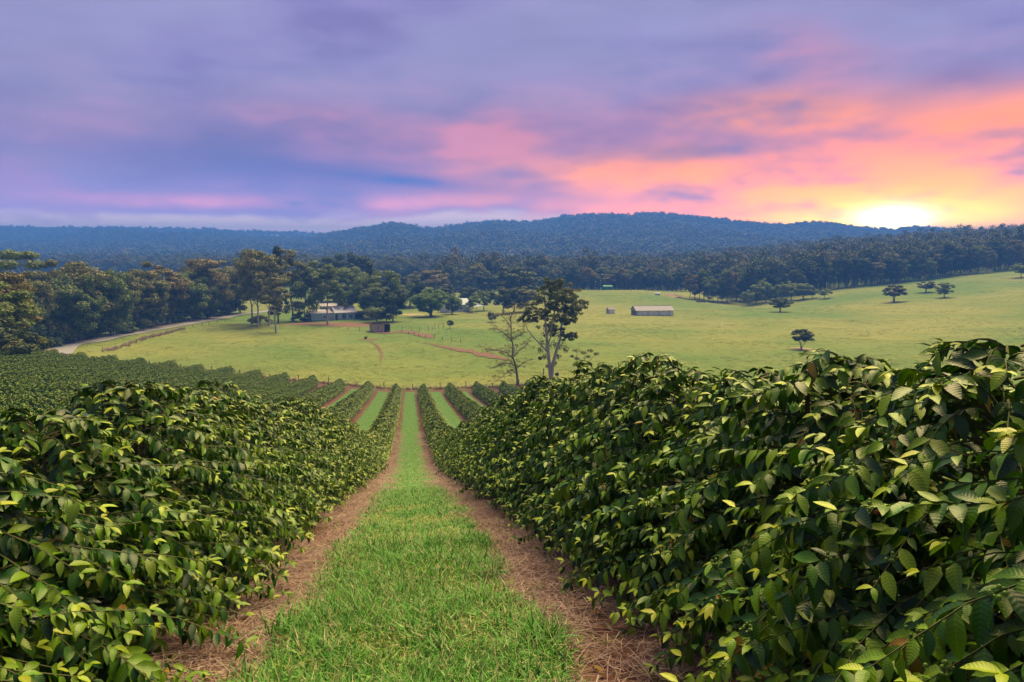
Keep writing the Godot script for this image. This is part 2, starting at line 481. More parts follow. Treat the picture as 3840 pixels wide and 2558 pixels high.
func tree_meshes(o: Dictionary) -> Array:
	# o: seed, h, trunk (share of h that is clear), r (trunk radius), rx, ry (crown radii), clumps, ball (clump radius), leaves, size, cols, bark, cy (crown centre), lean, shape
	var r := RandomNumberGenerator.new()
	r.seed = o.seed
	var h: float = o.h
	var wood := MB.new()
	var crown := MB.new()
	var bark: Color = o.get("bark", Color(0.13, 0.11, 0.09))
	var lean: float = o.get("lean", 0.04)
	var rt: float = o.get("r", h * 0.02)
	var cy: float = o.get("cy", 1.0 - o.ry / h)
	var sides: int = o.get("sides", 6)
	var la := r.randf() * TAU
	var stems: int = o.get("stems", 1)
	var stem_pts := []
	for s in stems:
		var out := Vector3(cos(la + s * 2.2), 0, sin(la + s * 2.2)) * (lean * h if stems == 1 else (0.10 + 0.06 * s) * h)
		var pts := []
		var rad := []
		for k in 7:
			var f := k / 6.0
			var w := Vector3(r.randf_range(-1, 1), 0, r.randf_range(-1, 1)) * h * 0.012 * (1.0 if k > 0 else 0.0)
			pts.append(out * pow(f, 1.3) + w + Vector3(0, h * (cy + 0.10) * f - (0.4 if k == 0 else 0.0), 0))
			rad.append(rt * (1.25 if k == 0 else 1.0) * lerpf(1.0, 0.22, f) / sqrt(stems))
		wood.tube(pts, rad, sides, bark)
		stem_pts.append(pts)
	var n: int = o.clumps
	for k in n:
		var d := Vector3(r.randfn(), r.randfn() * 0.9 + 0.25, r.randfn()).normalized()
		var q := lerpf(0.35, 1.0, pow(r.randf(), 0.6))
		var shape: String = o.get("shape", "ball")
		var at := Vector3(d.x * o.rx, d.y * o.ry, d.z * o.rx) * q
		if shape == "cone":
			var f := (k + r.randf()) / n
			var a := k * 2.4 + r.randf()
			var rr: float = o.rx * (1.0 - f) * r.randf_range(0.55, 1.0) + 0.1
			at = Vector3(cos(a) * rr, (f * 2.0 - 1.0) * o.ry, sin(a) * rr)
		elif shape == "flat":
			at.y = absf(at.y) * 0.8 - o.ry * 0.2 * r.randf()
		elif shape == "tiers":
			at.y = roundf(at.y / o.ry * 2.6) / 2.6 * o.ry + r.randf_range(-0.3, 0.3)
		at += Vector3(0, h * cy, 0)
		var st: Array = stem_pts[k % stems]
		var hy := clampf((at.y / (h * (cy + 0.10))) - r.randf_range(0.12, 0.35), o.get("trunk", 0.3), 0.97)
		var q6 := hy * 6.0
		var i := mini(int(q6), 5)
		var root: Vector3 = st[i].lerp(st[i + 1], q6 - i)
		if stems == 1: at += Vector3(st[6].x, 0, st[6].z) * 0.7
		var mid: Vector3 = root.lerp(at, 0.5) + Vector3(r.randf_range(-1, 1), r.randf_range(-0.3, 0.9), r.randf_range(-1, 1)) * root.distance_to(at) * 0.10
		var br: float = rt * o.get("limb", 0.30) * r.randf_range(0.6, 1.2)
		wood.tube([root, mid, at], [br, br * 0.65, br * 0.2], 4, bark)
		var ball: float = o.ball * r.randf_range(0.65, 1.3)
		leaf_ball(crown, r, at, Vector3(ball, ball * o.get("squash", 0.62), ball), int(o.leaves * r.randf_range(2.2, 3.4)), o.size * 1.15, o.cols)
	return [wood.mesh(mats.bark, true), crown.mesh(mats.foliage)]

func tree(called: String, m: Array, at: Vector3, label: String, group := "", scale := Vector3.ONE, turn := 0.0) -> Node3D:
	var o := base(called, at, turn)
	o.scale = scale
	tag(o, label, "tree", group)
	part("trunk", m[0], o)
	part("crown", m[1], o)
	return o

func _ready() -> void:
	rng.seed = 7
	noise.seed = 3; noise.frequency = 0.02; noise.fractal_octaves = 3
	noise_b.seed = 9; noise_b.frequency = 0.0016; noise_b.fractal_octaves = 4
	# ---------------------------------------------------------------- camera
	var cam := Camera3D.new()
	cam.name = "camera"
	cam.fov = rad_to_deg(2.0 * atan(341.0 / FOCAL))
	cam.far = 12000.0
	cam.near = 0.05
	add_child(cam)
	cam.position = Vector3(0, EYE, 0)
	cam.rotation_degrees = Vector3(-PITCH, -YAW, 0)
	cam.current = true
	# ---------------------------------------------------------------- sky, light, exposure, haze
	var env := Environment.new()
	env.background_mode = Environment.BG_SKY
	var sm := PanoramaSkyMaterial.new()
	sm.panorama = ImageTexture.create_from_image(sky_image())
	env.sky = Sky.new()
	env.sky.sky_material = sm
	env.background_energy_multiplier = 0.163
	env.tonemap_mode = Environment.TONE_MAPPER_LINEAR
	env.tonemap_exposure = 6.9
	env.sdfgi_enabled = true
	env.ssao_enabled = true
	env.ssil_enabled = true
	env.fog_enabled = true
	env.fog_density = 0.00050
	env.fog_light_color = Color(0.33, 0.58, 1.0)
	var we := WorldEnvironment.new()
	we.name = "world_environment"
	we.environment = env
	add_child(we)
	var sun := DirectionalLight3D.new()
	sun.name = "sun"
	sun.light_energy = 0.5
	sun.light_color = Color(1.0, 0.89, 0.62)
	sun.light_angular_distance = 50.0
	sun.shadow_enabled = true
	add_child(sun)
	sun.rotation_degrees = Vector3(-60.0, 180.0 - 35.0, 0)
	print("sky done ", Time.get_ticks_msec())
	materials()
	land()
	print("land done ", Time.get_ticks_msec())
	plantation()
	print("plantation done ", Time.get_ticks_msec())
	woods()
	print("woods done ", Time.get_ticks_msec())
	trees()
	print("trees done ", Time.get_ticks_msec())
	roadside()
	buildings()
	grasses()
	print("all done ", Time.get_ticks_msec())

func materials() -> void:
	plain("foliage", Color.WHITE, 0.55)
	mats.foliage.backlight_enabled = true
	mats.foliage.backlight = Color(0.75, 0.80, 0.5)
	plain("bark", Color.WHITE, 0.9)
	plain("wood", Color.WHITE, 0.8)
	var l := plain("leaf", Color.WHITE, 0.36, true, 0.33)
	l.albedo_texture = leaf_texture(false)
	l.heightmap_enabled = true
	l.heightmap_texture = leaf_texture(true)
	l.heightmap_scale = 0.06
	l.backlight_enabled = true
	l.backlight = Color(0.40, 0.45, 0.15)
	plain("leaf_plain", Color.WHITE, 0.35)
	plain("grass_blade", Color.WHITE, 0.5)
	mats.grass_blade.backlight_enabled = true
	mats.grass_blade.backlight = Color(0.5, 0.55, 0.25)
	plain("straw", Color.WHITE, 0.85)
	var speck := noise_tex(0.035, 21, [[0.0, Color(0.5, 0.56, 0.5)], [0.4, Color(0.78, 0.82, 0.75)], [0.6, Color(0.92, 0.92, 0.85)], [1.0, Color(1, 1, 1)]], 1024, 7)
	textured("pasture", speck, 0.05, 0.95, null, 0.0, true)
	var earth := noise_tex(0.03, 4, [[0.0, Color(0.035, 0.014, 0.010)], [0.5, Color(0.075, 0.032, 0.022)], [1.0, Color(0.15, 0.085, 0.062)]], 512, 6)
	textured("earth", earth, 0.5, 0.95, earth, 3.0)
	var turf := noise_tex(0.05, 14, [[0.0, Color(0.024, 0.068, 0.010)], [0.5, Color(0.048, 0.120, 0.018)], [1.0, Color(0.080, 0.160, 0.028)]], 512, 6)
	textured("turf", turf, 0.4, 0.9, turf, 4.0)
	plain("wood_crown", Color.WHITE, 0.7)
	mats.wood_crown.backlight_enabled = true
	mats.wood_crown.backlight = Color(0.4, 0.45, 0.3)
	var grain := noise_tex(0.02, 8, [[0.0, Color(0.7, 0.7, 0.7)], [0.5, Color(0.9, 0.9, 0.9)], [1.0, Color(1, 1, 1)]], 256, 5)
	var streak := noise_tex(0.02, 18, [[0.0, Color(0.55, 0.56, 0.45)], [0.42, Color(0.82, 0.82, 0.74)], [0.6, Color(1, 1, 1)], [1.0, Color(1, 1, 1)]], 256, 5)
	for e in [["green_wall", Color(0.42, 0.52, 0.48)], ["pale_green", Color(0.46, 0.55, 0.52)], ["old_roof", Color(0.40, 0.37, 0.38)], ["light_roof", Color(0.62, 0.61, 0.64)], ["rust_roof", Color(0.24, 0.12, 0.085)], ["red_brick", Color(0.17, 0.05, 0.035)], ["white_paint", Color(0.74, 0.74, 0.72)], ["dark_timber", Color(0.05, 0.038, 0.032)], ["tan_tin", Color(0.50, 0.37, 0.21)], ["tan_tin_worn", Color(0.40, 0.30, 0.19)], ["barn_wall", Color(0.72, 0.72, 0.63)], ["barn_wall_stained", Color(0.55, 0.59, 0.45)], ["barn_grey", Color(0.34, 0.32, 0.33)], ["barn_roof", Color(0.27, 0.265, 0.285)], ["blue_roof", Color(0.42, 0.50, 0.56)], ["green_tin", Color(0.04, 0.16, 0.11)], ["green_roof", Color(0.07, 0.24, 0.17)], ["fence_wood", Color(0.15, 0.12, 0.10)], ["sign_face", Color(0.60, 0.60, 0.62)]]:
		var m := plain(e[0], e[1], 0.75, false)
		m.albedo_texture = streak if e[0].begins_with("barn_wall") or e[0].begins_with("tan") else grain
		m.uv1_triplanar = true
		m.uv1_world_triplanar = true
		m.uv1_scale = Vector3(0.35, 0.12, 0.35)
	for k in ["old_roof", "light_roof", "blue_roof"]: mats[k].roughness = 0.6
	plain("glass_dark", Color(0.03, 0.035, 0.04), 0.1, false, 0.5)
	var tar := noise_tex(0.05, 28, [[0.0, Color(0.16, 0.16, 0.175)], [1.0, Color(0.26, 0.26, 0.275)]], 256, 5)
	textured("asphalt", tar, 0.2, 0.85)
	var vg := noise_tex(0.03, 38, [[0.0, Color(0.14, 0.13, 0.04)], [0.5, Color(0.28, 0.22, 0.12)], [1.0, Color(0.36, 0.29, 0.19)]], 512, 6)
	textured("verge", vg, 0.12, 0.95)
	var yd := noise_tex(0.03, 48, [[0.0, Color(0.09, 0.035, 0.022)], [0.5, Color(0.125, 0.058, 0.043)], [0.62, Color(0.16, 0.09, 0.065)], [0.75, Color(0.12, 0.13, 0.03)], [1.0, Color(0.10, 0.14, 0.03)]], 512, 6)
	textured("yard", yd, 0.08, 0.95)
	textured("mound", vg, 0.15, 0.95)

func land() -> void:
	# one sheet from underfoot to the far ridges, finest ahead of the camera
	var angs := []
	var a := -62.0
	while a < 62.0:
		angs.append(a); a += 0.55
	while a < 298.0:
		angs.append(a); a += 4.0
	var rs := [0.0]
	var rr := 2.0
	while rr < 4300.0:
		rs.append(rr); rr *= 1.026 if rr < 2250.0 or (rr > 2750.0 and rr < 3250.0) else 1.008
	var mb := MB.new()
	var na := angs.size()
	for ri in rs.size():
		for ai in na:
			var th := deg_to_rad(angs[ai] + YAW)
			var q: float = rs[ri] if angs[ai] < 62.0 else minf(rs[ri], 1200.0 * (1.0 + rs[ri] / 70000.0))
			var x: float = sin(th) * q
			var z: float = -cos(th) * q
			var y := ground(x, z)
			var d := -z
			var t := ahead(Vector3(x, 0, z))
			if d < 142.0 and rs[ri] < 230: y -= 0.5 * (1.0 - smoothstep(133.0, 139.0, d))
			var dry := clampf(0.5 + noise.get_noise_2d(x * 0.35 + 90, z * 0.35) * 1.1 + noise.get_noise_2d(x * 1.6, z * 1.6 - 50) * 0.5, 0, 1)
			var c := Color(0.085, 0.155, 0.019).lerp(Color(0.190, 0.205, 0.044), dry)
			mb.vert(Vector3(x, y, z), c)
	for ri in rs.size() - 1:
		for ai in na:
			var p := ri * na + ai
			var q := ri * na + (ai + 1) % na
			mb.tri(p, p + na, q); mb.tri(q, p + na, q + na)
	var g := part("ground", mb.mesh(mats.pasture, true), self, "structure")
	tag(g, "rolling pasture of mixed green and dry grass", "pasture")

func strip(called: String, x0: float, x1: float, d0: float, d1: float, step: float, lift: float, mat: Material, wobble := 0.0) -> MeshInstance3D:
	var mb := MB.new()
	var nx := maxi(int((x1 - x0) / 1.2) + 1, 2)
	var n := 0
	var d := d0
	var st := step
	while d <= d1 + 0.001:
		for k in nx:
			var f := float(k) / (nx - 1)
			var x := lerpf(x0, x1, f)
			if k == 0: x += noise.get_noise_2d(d * 14.0, x0 * 31.0) * wobble
			if k == nx - 1: x += noise.get_noise_2d(d * 14.0, x1 * 31.0) * wobble
			mb.vert(Vector3(x, ground(x, -d) + lift, -d))
		n += 1
		if d > 30: st = maxf(step, 1.0)
		d += st
	for i in n - 1:
		for k in nx - 1:
			var p := i * nx + k
			mb.tri(p, p + nx, p + 1); mb.tri(p + 1, p + nx, p + nx + 1)
	return part(called, mb.mesh(mat, true), self, "structure")

func plantation() -> void:
	strip("plantation_soil", -100, 30, -6, 138, 1.0, 0.0, mats.earth)
	for k in range(-17, 7):
		var cx := k * ROW
		var s := strip("grass_aisle", cx - 0.85, cx + 0.85, maxf(-6, absf(cx) / 1.1 - 6), 135.0, 0.3, 0.03, mats.turf, 0.16)
	# bush variants
	var r := RandomNumberGenerator.new()
	r.seed = 40
	var mid := []
	var far := []
	for k in 4: mid.append(bush_meshes(r, 2.48, 1.18, 0.85, 200, 0.049, 1, 1.0))
	for k in 4: far.append(bush_meshes(r, 2.25, 1.0, 0.95, 120, 0.11, 0, 1.8))
	var rest := [[], [], [], []]
	var rest_tint := []
	var count := 0
	for row in [-1, 1, -2, 2, -3, 3, -4, 4, -5, 5, -6, 6, -7, -8, -9, -10, -11, -12, -13, -14, -15, -16]:
		var cx := row_x(row)
		var d := -1.6 if absi(row) == 1 else maxf(absf(cx) / (0.62 if row < 0 else 1.05) - 4.0, 6.0)
		var ordinal := 0
		var end := 131.0 + (absf(cx) * 0.06 if row < 0 else 0.0) + r.randf_range(-1.0, 1.0)
		while d < end:
			var x := cx + r.randf_range(-0.08, 0.08)
			var h := r.randf_range(0.86, 1.08)
			var at := Vector3(x, ground(x, -d), -d)
			var turn := (0.0 if r.randf() < 0.5 else PI) + r.randf_range(-0.25, 0.25)
			var near := d < 8.5 and absi(row) == 1
			var single: bool = absi(row) == 1 or (row == -2 and d > 50) or (row == 2 and d > 90)
			if near:
				near_bush(r, at, row, d, ordinal)
				ordinal += 1
			elif single and count < 300:
				var m: Array = mid[r.randi() % 4] if d < 34.0 else far[r.randi() % 4]
				var o := base("coffee_bush", at, turn)
				o.scale = Vector3(r.randf_range(0.92, 1.08), h, r.randf_range(0.95, 1.1))
				label_bush(o, row, -1)
				part("stems", m[1], o)
				part("foliage", m[0], o, "stuff")
				count += 1
			else:
				rest[r.randi() % 4].append(Transform3D(Basis(Vector3.UP, turn).scaled_local(Vector3(0.9, 1.0 + (h - 0.97) * 0.55, 1.05)), at))
			d += r.randf_range(1.0, 1.2) if d < 40 else r.randf_range(1.15, 1.35)
	var f := Node3D.new()
	f.name = "coffee_rows"
	add_child(f)
	tag(f, "further rows of clipped coffee bushes sloping towards the pasture", "hedge rows", "", "stuff")
	for k in 4: copies("foliage", far[k][0], rest[k], [], f)
	print("bushes: ", count, " + ", rest[0].size() * 4)

func label_bush(o: Node3D, row: int, ordinal: int) -> void:
	var side := "left" if row < 0 else "right"
	var which: String = {1: "first", 2: "second", 3: "third"}[absi(row)]
	var label := "glossy green coffee bush in the %s hedge row %s of the central grass aisle" % [which, side]
	if absi(row) == 1:
		label = "glossy coffee bush in the downhill stretch of the hedge row %s of the grass aisle" % side
		if ordinal >= 0 and ordinal < 10:
			label = "%s coffee bush from the uphill end of the hedge row %s of the grass aisle" % [["first", "second", "third", "fourth", "fifth", "sixth", "seventh", "eighth", "ninth", "tenth"][ordinal], side]
	tag(o, label, "coffee bush", "coffee bushes of the %s row %s of the aisle" % [which, side])

func near_bush(r: RandomNumberGenerator, at: Vector3, row: int, d: float, ordinal: int) -> void:
	var h := r.randf_range(2.0, 2.14) if d < 7.0 else r.randf_range(2.15, 2.3)
	if row > 0: h = (r.randf_range(1.92, 1.98) if d < 3.9 else (r.randf_range(1.88, 1.95) if d < 5.0 else r.randf_range(2.04, 2.14))) if d < 6.6 else r.randf_range(2.26, 2.36)
	if row < 0 and d < 5.6: h = 1.12 if d < 3.4 else (1.5 if d < 4.9 else 1.78)
	var o := base("coffee_bush", at)
	label_bush(o, row, ordinal)
	var plan := bush_plan(r, h, 1.25 if row < 0 else 1.18, 0.86, 225, 0.043, 0.92)
	part("stems", plan.wood.mesh(mats.wood), o)
	# the leaves on the aisle side stand alone; those deeper in are joined
	var eye := Vector3(0, EYE, 0) - at
	var order := []
	for k in plan.leaves.size():
		var l = plan.leaves[k]
		order.append([l[0].origin.distance_to(eye) - l[5] * 0.7, k])
	order.sort()
	var single := {}
	var most := 220 if d > -0.5 and d < 6.5 else 0
	for k in mini(most, order.size()): single[order[k][1]] = true
	var mb := MB.new()
	for k in plan.leaves.size():
		var l = plan.leaves[k]
		if single.has(k):
			var kind: int = l[2] * 8 + r.randi() % 8
			var p := part("leaf", leaf_shape(kind), o)
			p.transform = l[0].scaled_local(Vector3.ONE * l[1])
		else:
			leaf_mesh(mb, l[0], l[1], 3 if d < 4.5 else 1, shade_of(r, l[2]), l[3])
	part("foliage", mb.mesh(mats.leaf, true), o, "stuff")
	if row > 0 and d < 5.0:
		var bb := MB.new()
		for k in 40:
			var l = plan.leaves[order[r.randi() % mini(900, order.size())][1]]
			for i in 7:
				var c := Color(0.12, 0.20, 0.03) if r.randf() < 0.93 else Color(0.32, 0.03, 0.03)
				var p: Vector3 = l[0].origin + Vector3(r.randfn(), r.randfn() * 0.6, r.randfn()) * 0.016
				var q := 0.0075
				bb.tube([p - Vector3(0, q, 0), p - Vector3(0, q * 0.6, 0), p + Vector3(0, q * 0.6, 0), p + Vector3(0, q, 0)], [q * 0.3, q * 0.85, q * 0.85, q * 0.3], 6, c)
		part("berries", bb.mesh(mats.leaf_plain, true), o, "stuff")

func leaf_shape(kind: int) -> Mesh:
	if not leaf_shapes.has(kind):
		var r := RandomNumberGenerator.new()
		r.seed = kind + 1
		var mb := MB.new()
		leaf_mesh(mb, Transform3D.IDENTITY, 1.0, 2, shade_of(r, kind / 8), r.randf_range(0.1, 0.42))
		leaf_shapes[kind] = mb.mesh(mats.leaf, true)
	return leaf_shapes[kind]

# ------------------------------------------------------------------ grass, straw, weeds
func blade_clump(r: RandomNumberGenerator, n: int, spread: float, l0: float, l1: float, wid: float, lean0: float, lean1: float, cols: Array, mat: Material) -> Mesh:
	var mb := MB.new()
	for k in n:
		var a := r.randf() * TAU
		var q := sqrt(r.randf()) * spread
		var p := Vector3(cos(a) * q, -0.01, sin(a) * q)
		var l := r.randf_range(l0, l1)
		var b := r.randf() * TAU
		var out := Vector3(cos(b), 0, sin(b))
		var across := Vector3(-out.z, 0, out.x).rotated(Vector3.UP, r.randf_range(-0.6, 0.6)) * wid * r.randf_range(0.7, 1.2)
		var lean := r.randf_range(lean0, lean1)
		var m := p + out * l * 0.5 * sin(lean * 0.6) + Vector3(0, l * 0.5 * cos(lean * 0.6), 0)
		var e := m + out * l * 0.5 * sin(lean * 1.5) + Vector3(0, l * 0.5 * cos(lean * 1.5), 0)
		var c: Color = cols[r.randi() % cols.size()]
		var kk := r.randf_range(0.8, 1.2)
		c = Color(c.r * kk, c.g * kk, c.b * kk)
		var i := mb.vert(p - across, c)
		mb.vert(p + across, c); mb.vert(m - across * 0.8, c); mb.vert(m + across * 0.8, c); mb.vert(e, c)
		mb.tri(i, i + 1, i + 2); mb.tri(i + 1, i + 3, i + 2); mb.tri(i + 2, i + 3, i + 4)
	return mb.mesh(mat)

func scatter(called: String, label: String, category: String, meshes: Array, spots: Array, r: RandomNumberGenerator) -> Node3D:
	var o := Node3D.new()
	o.name = numbered(called)
	add_child(o)
	tag(o, label, category, "", "stuff")
	var sets := []
	for m in meshes: sets.append([])
	for s in spots: sets[r.randi() % meshes.size()].append(s)
	for k in meshes.size():
		if sets[k].size() > 0: copies("blades", meshes[k], sets[k], [], o)
	return o

func on_ground(x: float, z: float, r: RandomNumberGenerator, size: float, high := 1.0, lift := 0.0) -> Transform3D:
	return Transform3D(Basis(Vector3.UP, r.randf() * TAU).scaled(Vector3(size, size * high, size)), Vector3(x, ground(x, z) + lift, z))

func grasses() -> void:
	var r := RandomNumberGenerator.new()
	r.seed = 77
	var greens := [Color(0.048, 0.183, 0.015), Color(0.068, 0.230, 0.019), Color(0.096, 0.264, 0.028), Color(0.136, 0.281, 0.048), Color(0.040, 0.153, 0.019), Color(0.060, 0.212, 0.019), Color(0.080, 0.238, 0.028), Color(0.272, 0.255, 0.123)]
	var tufts := []
	for k in 6: tufts.append(blade_clump(r, 30, 0.11, 0.08, 0.235, 0.0046, 0.3, 1.45, greens, mats.grass_blade))
	var shorts := []
	for k in 5: shorts.append(blade_clump(r, 30, 0.11, 0.05, 0.13, 0.0045, 0.3, 1.3, greens, mats.grass_blade))
	var yellowed := []
	for k in 4: yellowed.append(blade_clump(r, 24, 0.12, 0.05, 0.15, 0.004, 0.4, 1.5, [Color(0.17, 0.27, 0.04), Color(0.30, 0.31, 0.08), Color(0.38, 0.33, 0.16), Color(0.10, 0.24, 0.03)], mats.grass_blade))
	var tall_tufts := []
	for k in 3: tall_tufts.append(blade_clump(r, 22, 0.06, 0.14, 0.30, 0.0050, 0.2, 1.2, [Color(0.05, 0.20, 0.02), Color(0.07, 0.24, 0.03), Color(0.10, 0.27, 0.04)], mats.grass_blade))
	var spots_dry := []
	var spots_tall := []
	var spots := []
	var spots_far := []
	var d := 1.2
	while d < 60.0:
		var gap := 0.062 if d < 9.0 else (0.085 if d < 20.0 else 0.15)
		var size := 1.0 if d < 9.0 else (1.2 if d < 20.0 else 1.7)
		var x := -1.25
		while x < 1.25:
			var px := x + r.randf_range(-gap, gap) * 0.6
			var pd := d + r.randf_range(-gap, gap) * 0.6
			var edge := 0.85 + 0.14 * noise.get_noise_2d(pd * 30.0, signf(px) * 400.0) + 0.10 * noise.get_noise_2d(pd * 110.0, signf(px) * 900.0)
			var thin := noise.get_noise_2d(px * 60.0, pd * 60.0)
			if absf(px) < edge + r.randf_range(-0.09, 0.09) and thin > -0.42:
				var patchy := noise.get_noise_2d(px * 34.0 + 70.0, pd * 26.0)
				var into: Array = spots if d + r.randf_range(-3.0, 3.0) < 8.0 else spots_far
				if d < 14.0 and patchy > 0.12 and r.randf() < 0.6: into = spots_dry
				elif d < 9.0 and patchy < -0.1 and r.randf() < 0.10: into = spots_tall
				into.append(on_ground(px, -pd, r, size * r.randf_range(0.7, 1.15) * (1.0 + 0.35 * noise.get_noise_2d(px * 40.0, pd * 40.0 + 300)), 1.0 if d < 9.0 else (0.7 if d < 20.0 else 0.4), 0.02))
			x += gap
		d += gap
	# other aisles and the far end of this one
	for k in range(-4, 3):
		d = 60.0 if k == 0 else 34.0
		while d < 134.0:
			for i in 5:
				spots_far.append(on_ground(k * ROW + r.randf_range(-0.95, 0.95), -d, r, r.randf_range(1.6, 2.4), 0.35, 0.02))
			d += 0.4
	print("grass ", spots.size())
	scatter("aisle_grass", "lush green grass growing down the aisle between the hedges", "grass", tufts, spots, r)
	scatter("dry_grass", "yellowing thin patches of grass in the aisle", "grass", yellowed, spots_dry, r)
	scatter("tall_grass", "taller dark tufts of grass in the aisle", "grass", tall_tufts, spots_tall, r)
	scatter("mown_grass", "short green grass in the distant stretches of the aisles", "grass", shorts, spots_far, r)
	# straw mulch
	var dry := [Color(0.187, 0.129, 0.113), Color(0.289, 0.218, 0.199), Color(0.129, 0.078, 0.066), Color(0.078, 0.039, 0.031), Color(0.211, 0.148, 0.136)]
	var straws := []
	for k in 5:
		var mb := MB.new()
		for i in 26:
			var a := r.randf() * TAU
			var p := Vector3(r.randf_range(-0.16, 0.16), r.randf_range(0.004, 0.035), r.randf_range(-0.16, 0.16))
			var l := r.randf_range(0.05, 0.17)
			var dir := Vector3(cos(a), r.randf_range(-0.08, 0.18), sin(a))
			var w := Vector3(-sin(a), 0, cos(a)) * r.randf_range(0.0012, 0.0030)
			var bow := Vector3(r.randf_range(-0.02, 0.02), r.randf_range(0, 0.015), r.randf_range(-0.02, 0.02))
			var c: Color = dry[r.randi() % dry.size()]
			mb.quad(p - dir * l - w, p - dir * l + w, p + bow + w, p + bow - w, c)
			mb.quad(p + bow - w, p + bow + w, p + dir * l + w, p + dir * l - w, c)
		straws.append(mb.mesh(mats.straw))
	spots = []
	d = 1.0
	while d < 70.0:
		var gap := 0.075 if d < 8.0 else (0.12 if d < 20.0 else 0.3)
		for sgn in [-1.0, 1.0]:
			var x := 0.78
			while x < 2.7:
				var bare := noise.get_noise_2d(x * 50.0 * sgn, d * 45.0)
				if bare > 0.05 + r.randf_range(-0.25, 0.12) and r.randf() < 0.75 - 0.45 * smoothstep(1.3, 2.6, x):
					spots.append(on_ground(sgn * (x + r.randf_range(-0.06, 0.06)), -(d + r.randf_range(-0.06, 0.06)), r, r.randf_range(0.8, 1.3) * (1.0 if d < 20 else 1.8), 1.0, 0.005))
				x += gap
		d += gap
	print("straw ", spots.size())
	scatter("straw_mulch", "dry straw mulch strewn on red soil beside the hedges", "straw", straws, spots, r)
	# weeds at the foot of the hedges and fallen leaves
	spots = []
	for k in 260:
		var sgn := -1.0 if r.randf() < 0.55 else 1.0
		var dd := 1.5 + pow(r.randf(), 1.6) * 26.0
		spots.append(on_ground(sgn * r.randf_range(0.95, 1.75), -dd, r, r.randf_range(0.5, 1.3), 0.8))
	var weeds := []
	for k in 3: weeds.append(blade_clump(r, 9, 0.05, 0.10, 0.30, 0.004, 0.3, 1.3, [Color(0.09, 0.18, 0.03), Color(0.20, 0.24, 0.05), Color(0.34, 0.29, 0.12)], mats.grass_blade))
	scatter("edge_weeds", "thin weeds sprouting through the straw beside the grass aisle", "weeds", weeds, spots, r)
	var fallen := []
	for c in [Color(0.10, 0.17, 0.02), Color(0.30, 0.19, 0.05), Color(0.17, 0.09, 0.04), Color(0.20, 0.26, 0.04), Color(0.10, 0.055, 0.035)]:
		var mb := MB.new()
		leaf_mesh(mb, Transform3D.IDENTITY, 0.12, 2, c, 0.25)
		fallen.append(mb.mesh(mats.leaf, true))
	spots = []
	for k in 420:
		var sgn := -1.0 if r.randf() < 0.5 else 1.0
		var dd := 1.5 + pow(r.randf(), 1.5) * 20.0
		var x := sgn * r.randf_range(0.8, 2.2)
		var b := Basis(Vector3.UP, r.randf() * TAU) * Basis(Vector3.RIGHT, r.randf_range(-0.5, 0.5)) * Basis(Vector3.BACK, r.randf_range(-0.2, 0.3))
		spots.append(Transform3D(b.scaled(Vector3.ONE * r.randf_range(0.6, 1.1)), Vector3(x, ground(x, -dd) + 0.035, -dd)))
	scatter("fallen_leaves", "fallen green and brown coffee leaves on the straw", "leaves", fallen, spots, r)
	# fence line weeds at the foot of the rows
	var dryw := []
	for k in 4: dryw.append(blade_clump(r, 14, 0.4, 0.3, 0.75, 0.035, 0.1, 0.9, [Color(0.34, 0.22, 0.17), Color(0.42, 0.30, 0.22), Color(0.25, 0.15, 0.11), Color(0.26, 0.24, 0.10)], mats.straw))
	spots = []
	for k in 900:
		var x := r.randf_range(-64, 42)
		spots.append(on_ground(x, -(139.2 + 0.02 * x + r.randfn() * 0.5), r, r.randf_range(0.5, 1.3)))
	var p0 := hit(107, 351)
	var p1 := hit(183, 329)
	for k in 300:
		var p := p0.lerp(p1, r.randf()) + Vector3(r.randfn(), 0, r.randfn()) * 0.8
		spots.append(on_ground(p.x, p.z, r, r.randf_range(0.6, 1.6)))
	p0 = hit(147, 330)
	p1 = hit(232, 315.5)
	for k in 300:
		var p := p0.lerp(p1, r.randf()) + Vector3(r.randfn(), 0, r.randfn()) * 0.9
		spots.append(on_ground(p.x - 3.0, p.z - 8.5, r, r.randf_range(0.5, 1.2)))
	scatter("fence_weeds", "dry pinkish weeds along the fence lines", "weeds", dryw, spots, r)
	# pasture tussocks
	var tus := []
	var pg := [Color(0.14, 0.205, 0.026), Color(0.18, 0.215, 0.038), Color(0.11, 0.19, 0.022), Color(0.24, 0.25, 0.06)]
	for k in 5: tus.append(blade_clump(r, 22, 0.9, 0.04, 0.13, 0.05, 0.6, 1.45, pg, mats.grass_blade))
	spots = []
	for k in 70000:
		var t := 141.0 + 340.0 * pow(r.randf(), 1.25)
		var s := r.randf_range(-0.62, 0.75) * t
		var p := from_st(s, t)
		if -p.z < 141: continue
		if noise.get_noise_2d(p.x * 1.2, p.z * 1.2) + r.randf_range(-0.9, 0.9) < -0.2: continue
		spots.append(on_ground(p.x, p.z, r, r.randf_range(0.6, 1.5)))
	print("tussocks ", spots.size())
	scatter("pasture_tussocks", "short tussocks of grazed grass scattered over the pasture", "grass", tus, spots, r)

# ------------------------------------------------------------------ sheets on the ground
func ribbon(called: String, pix: Array, width: float, mat: Material, lift := 0.12, rough_edge := 0.0, label := "", kind := "structure") -> MeshInstance3D:
	var pts := []
	for p in pix: pts.append(hit(p[0], p[1]))
	return ribbon_at(called, pts, width, mat, lift, rough_edge, label)

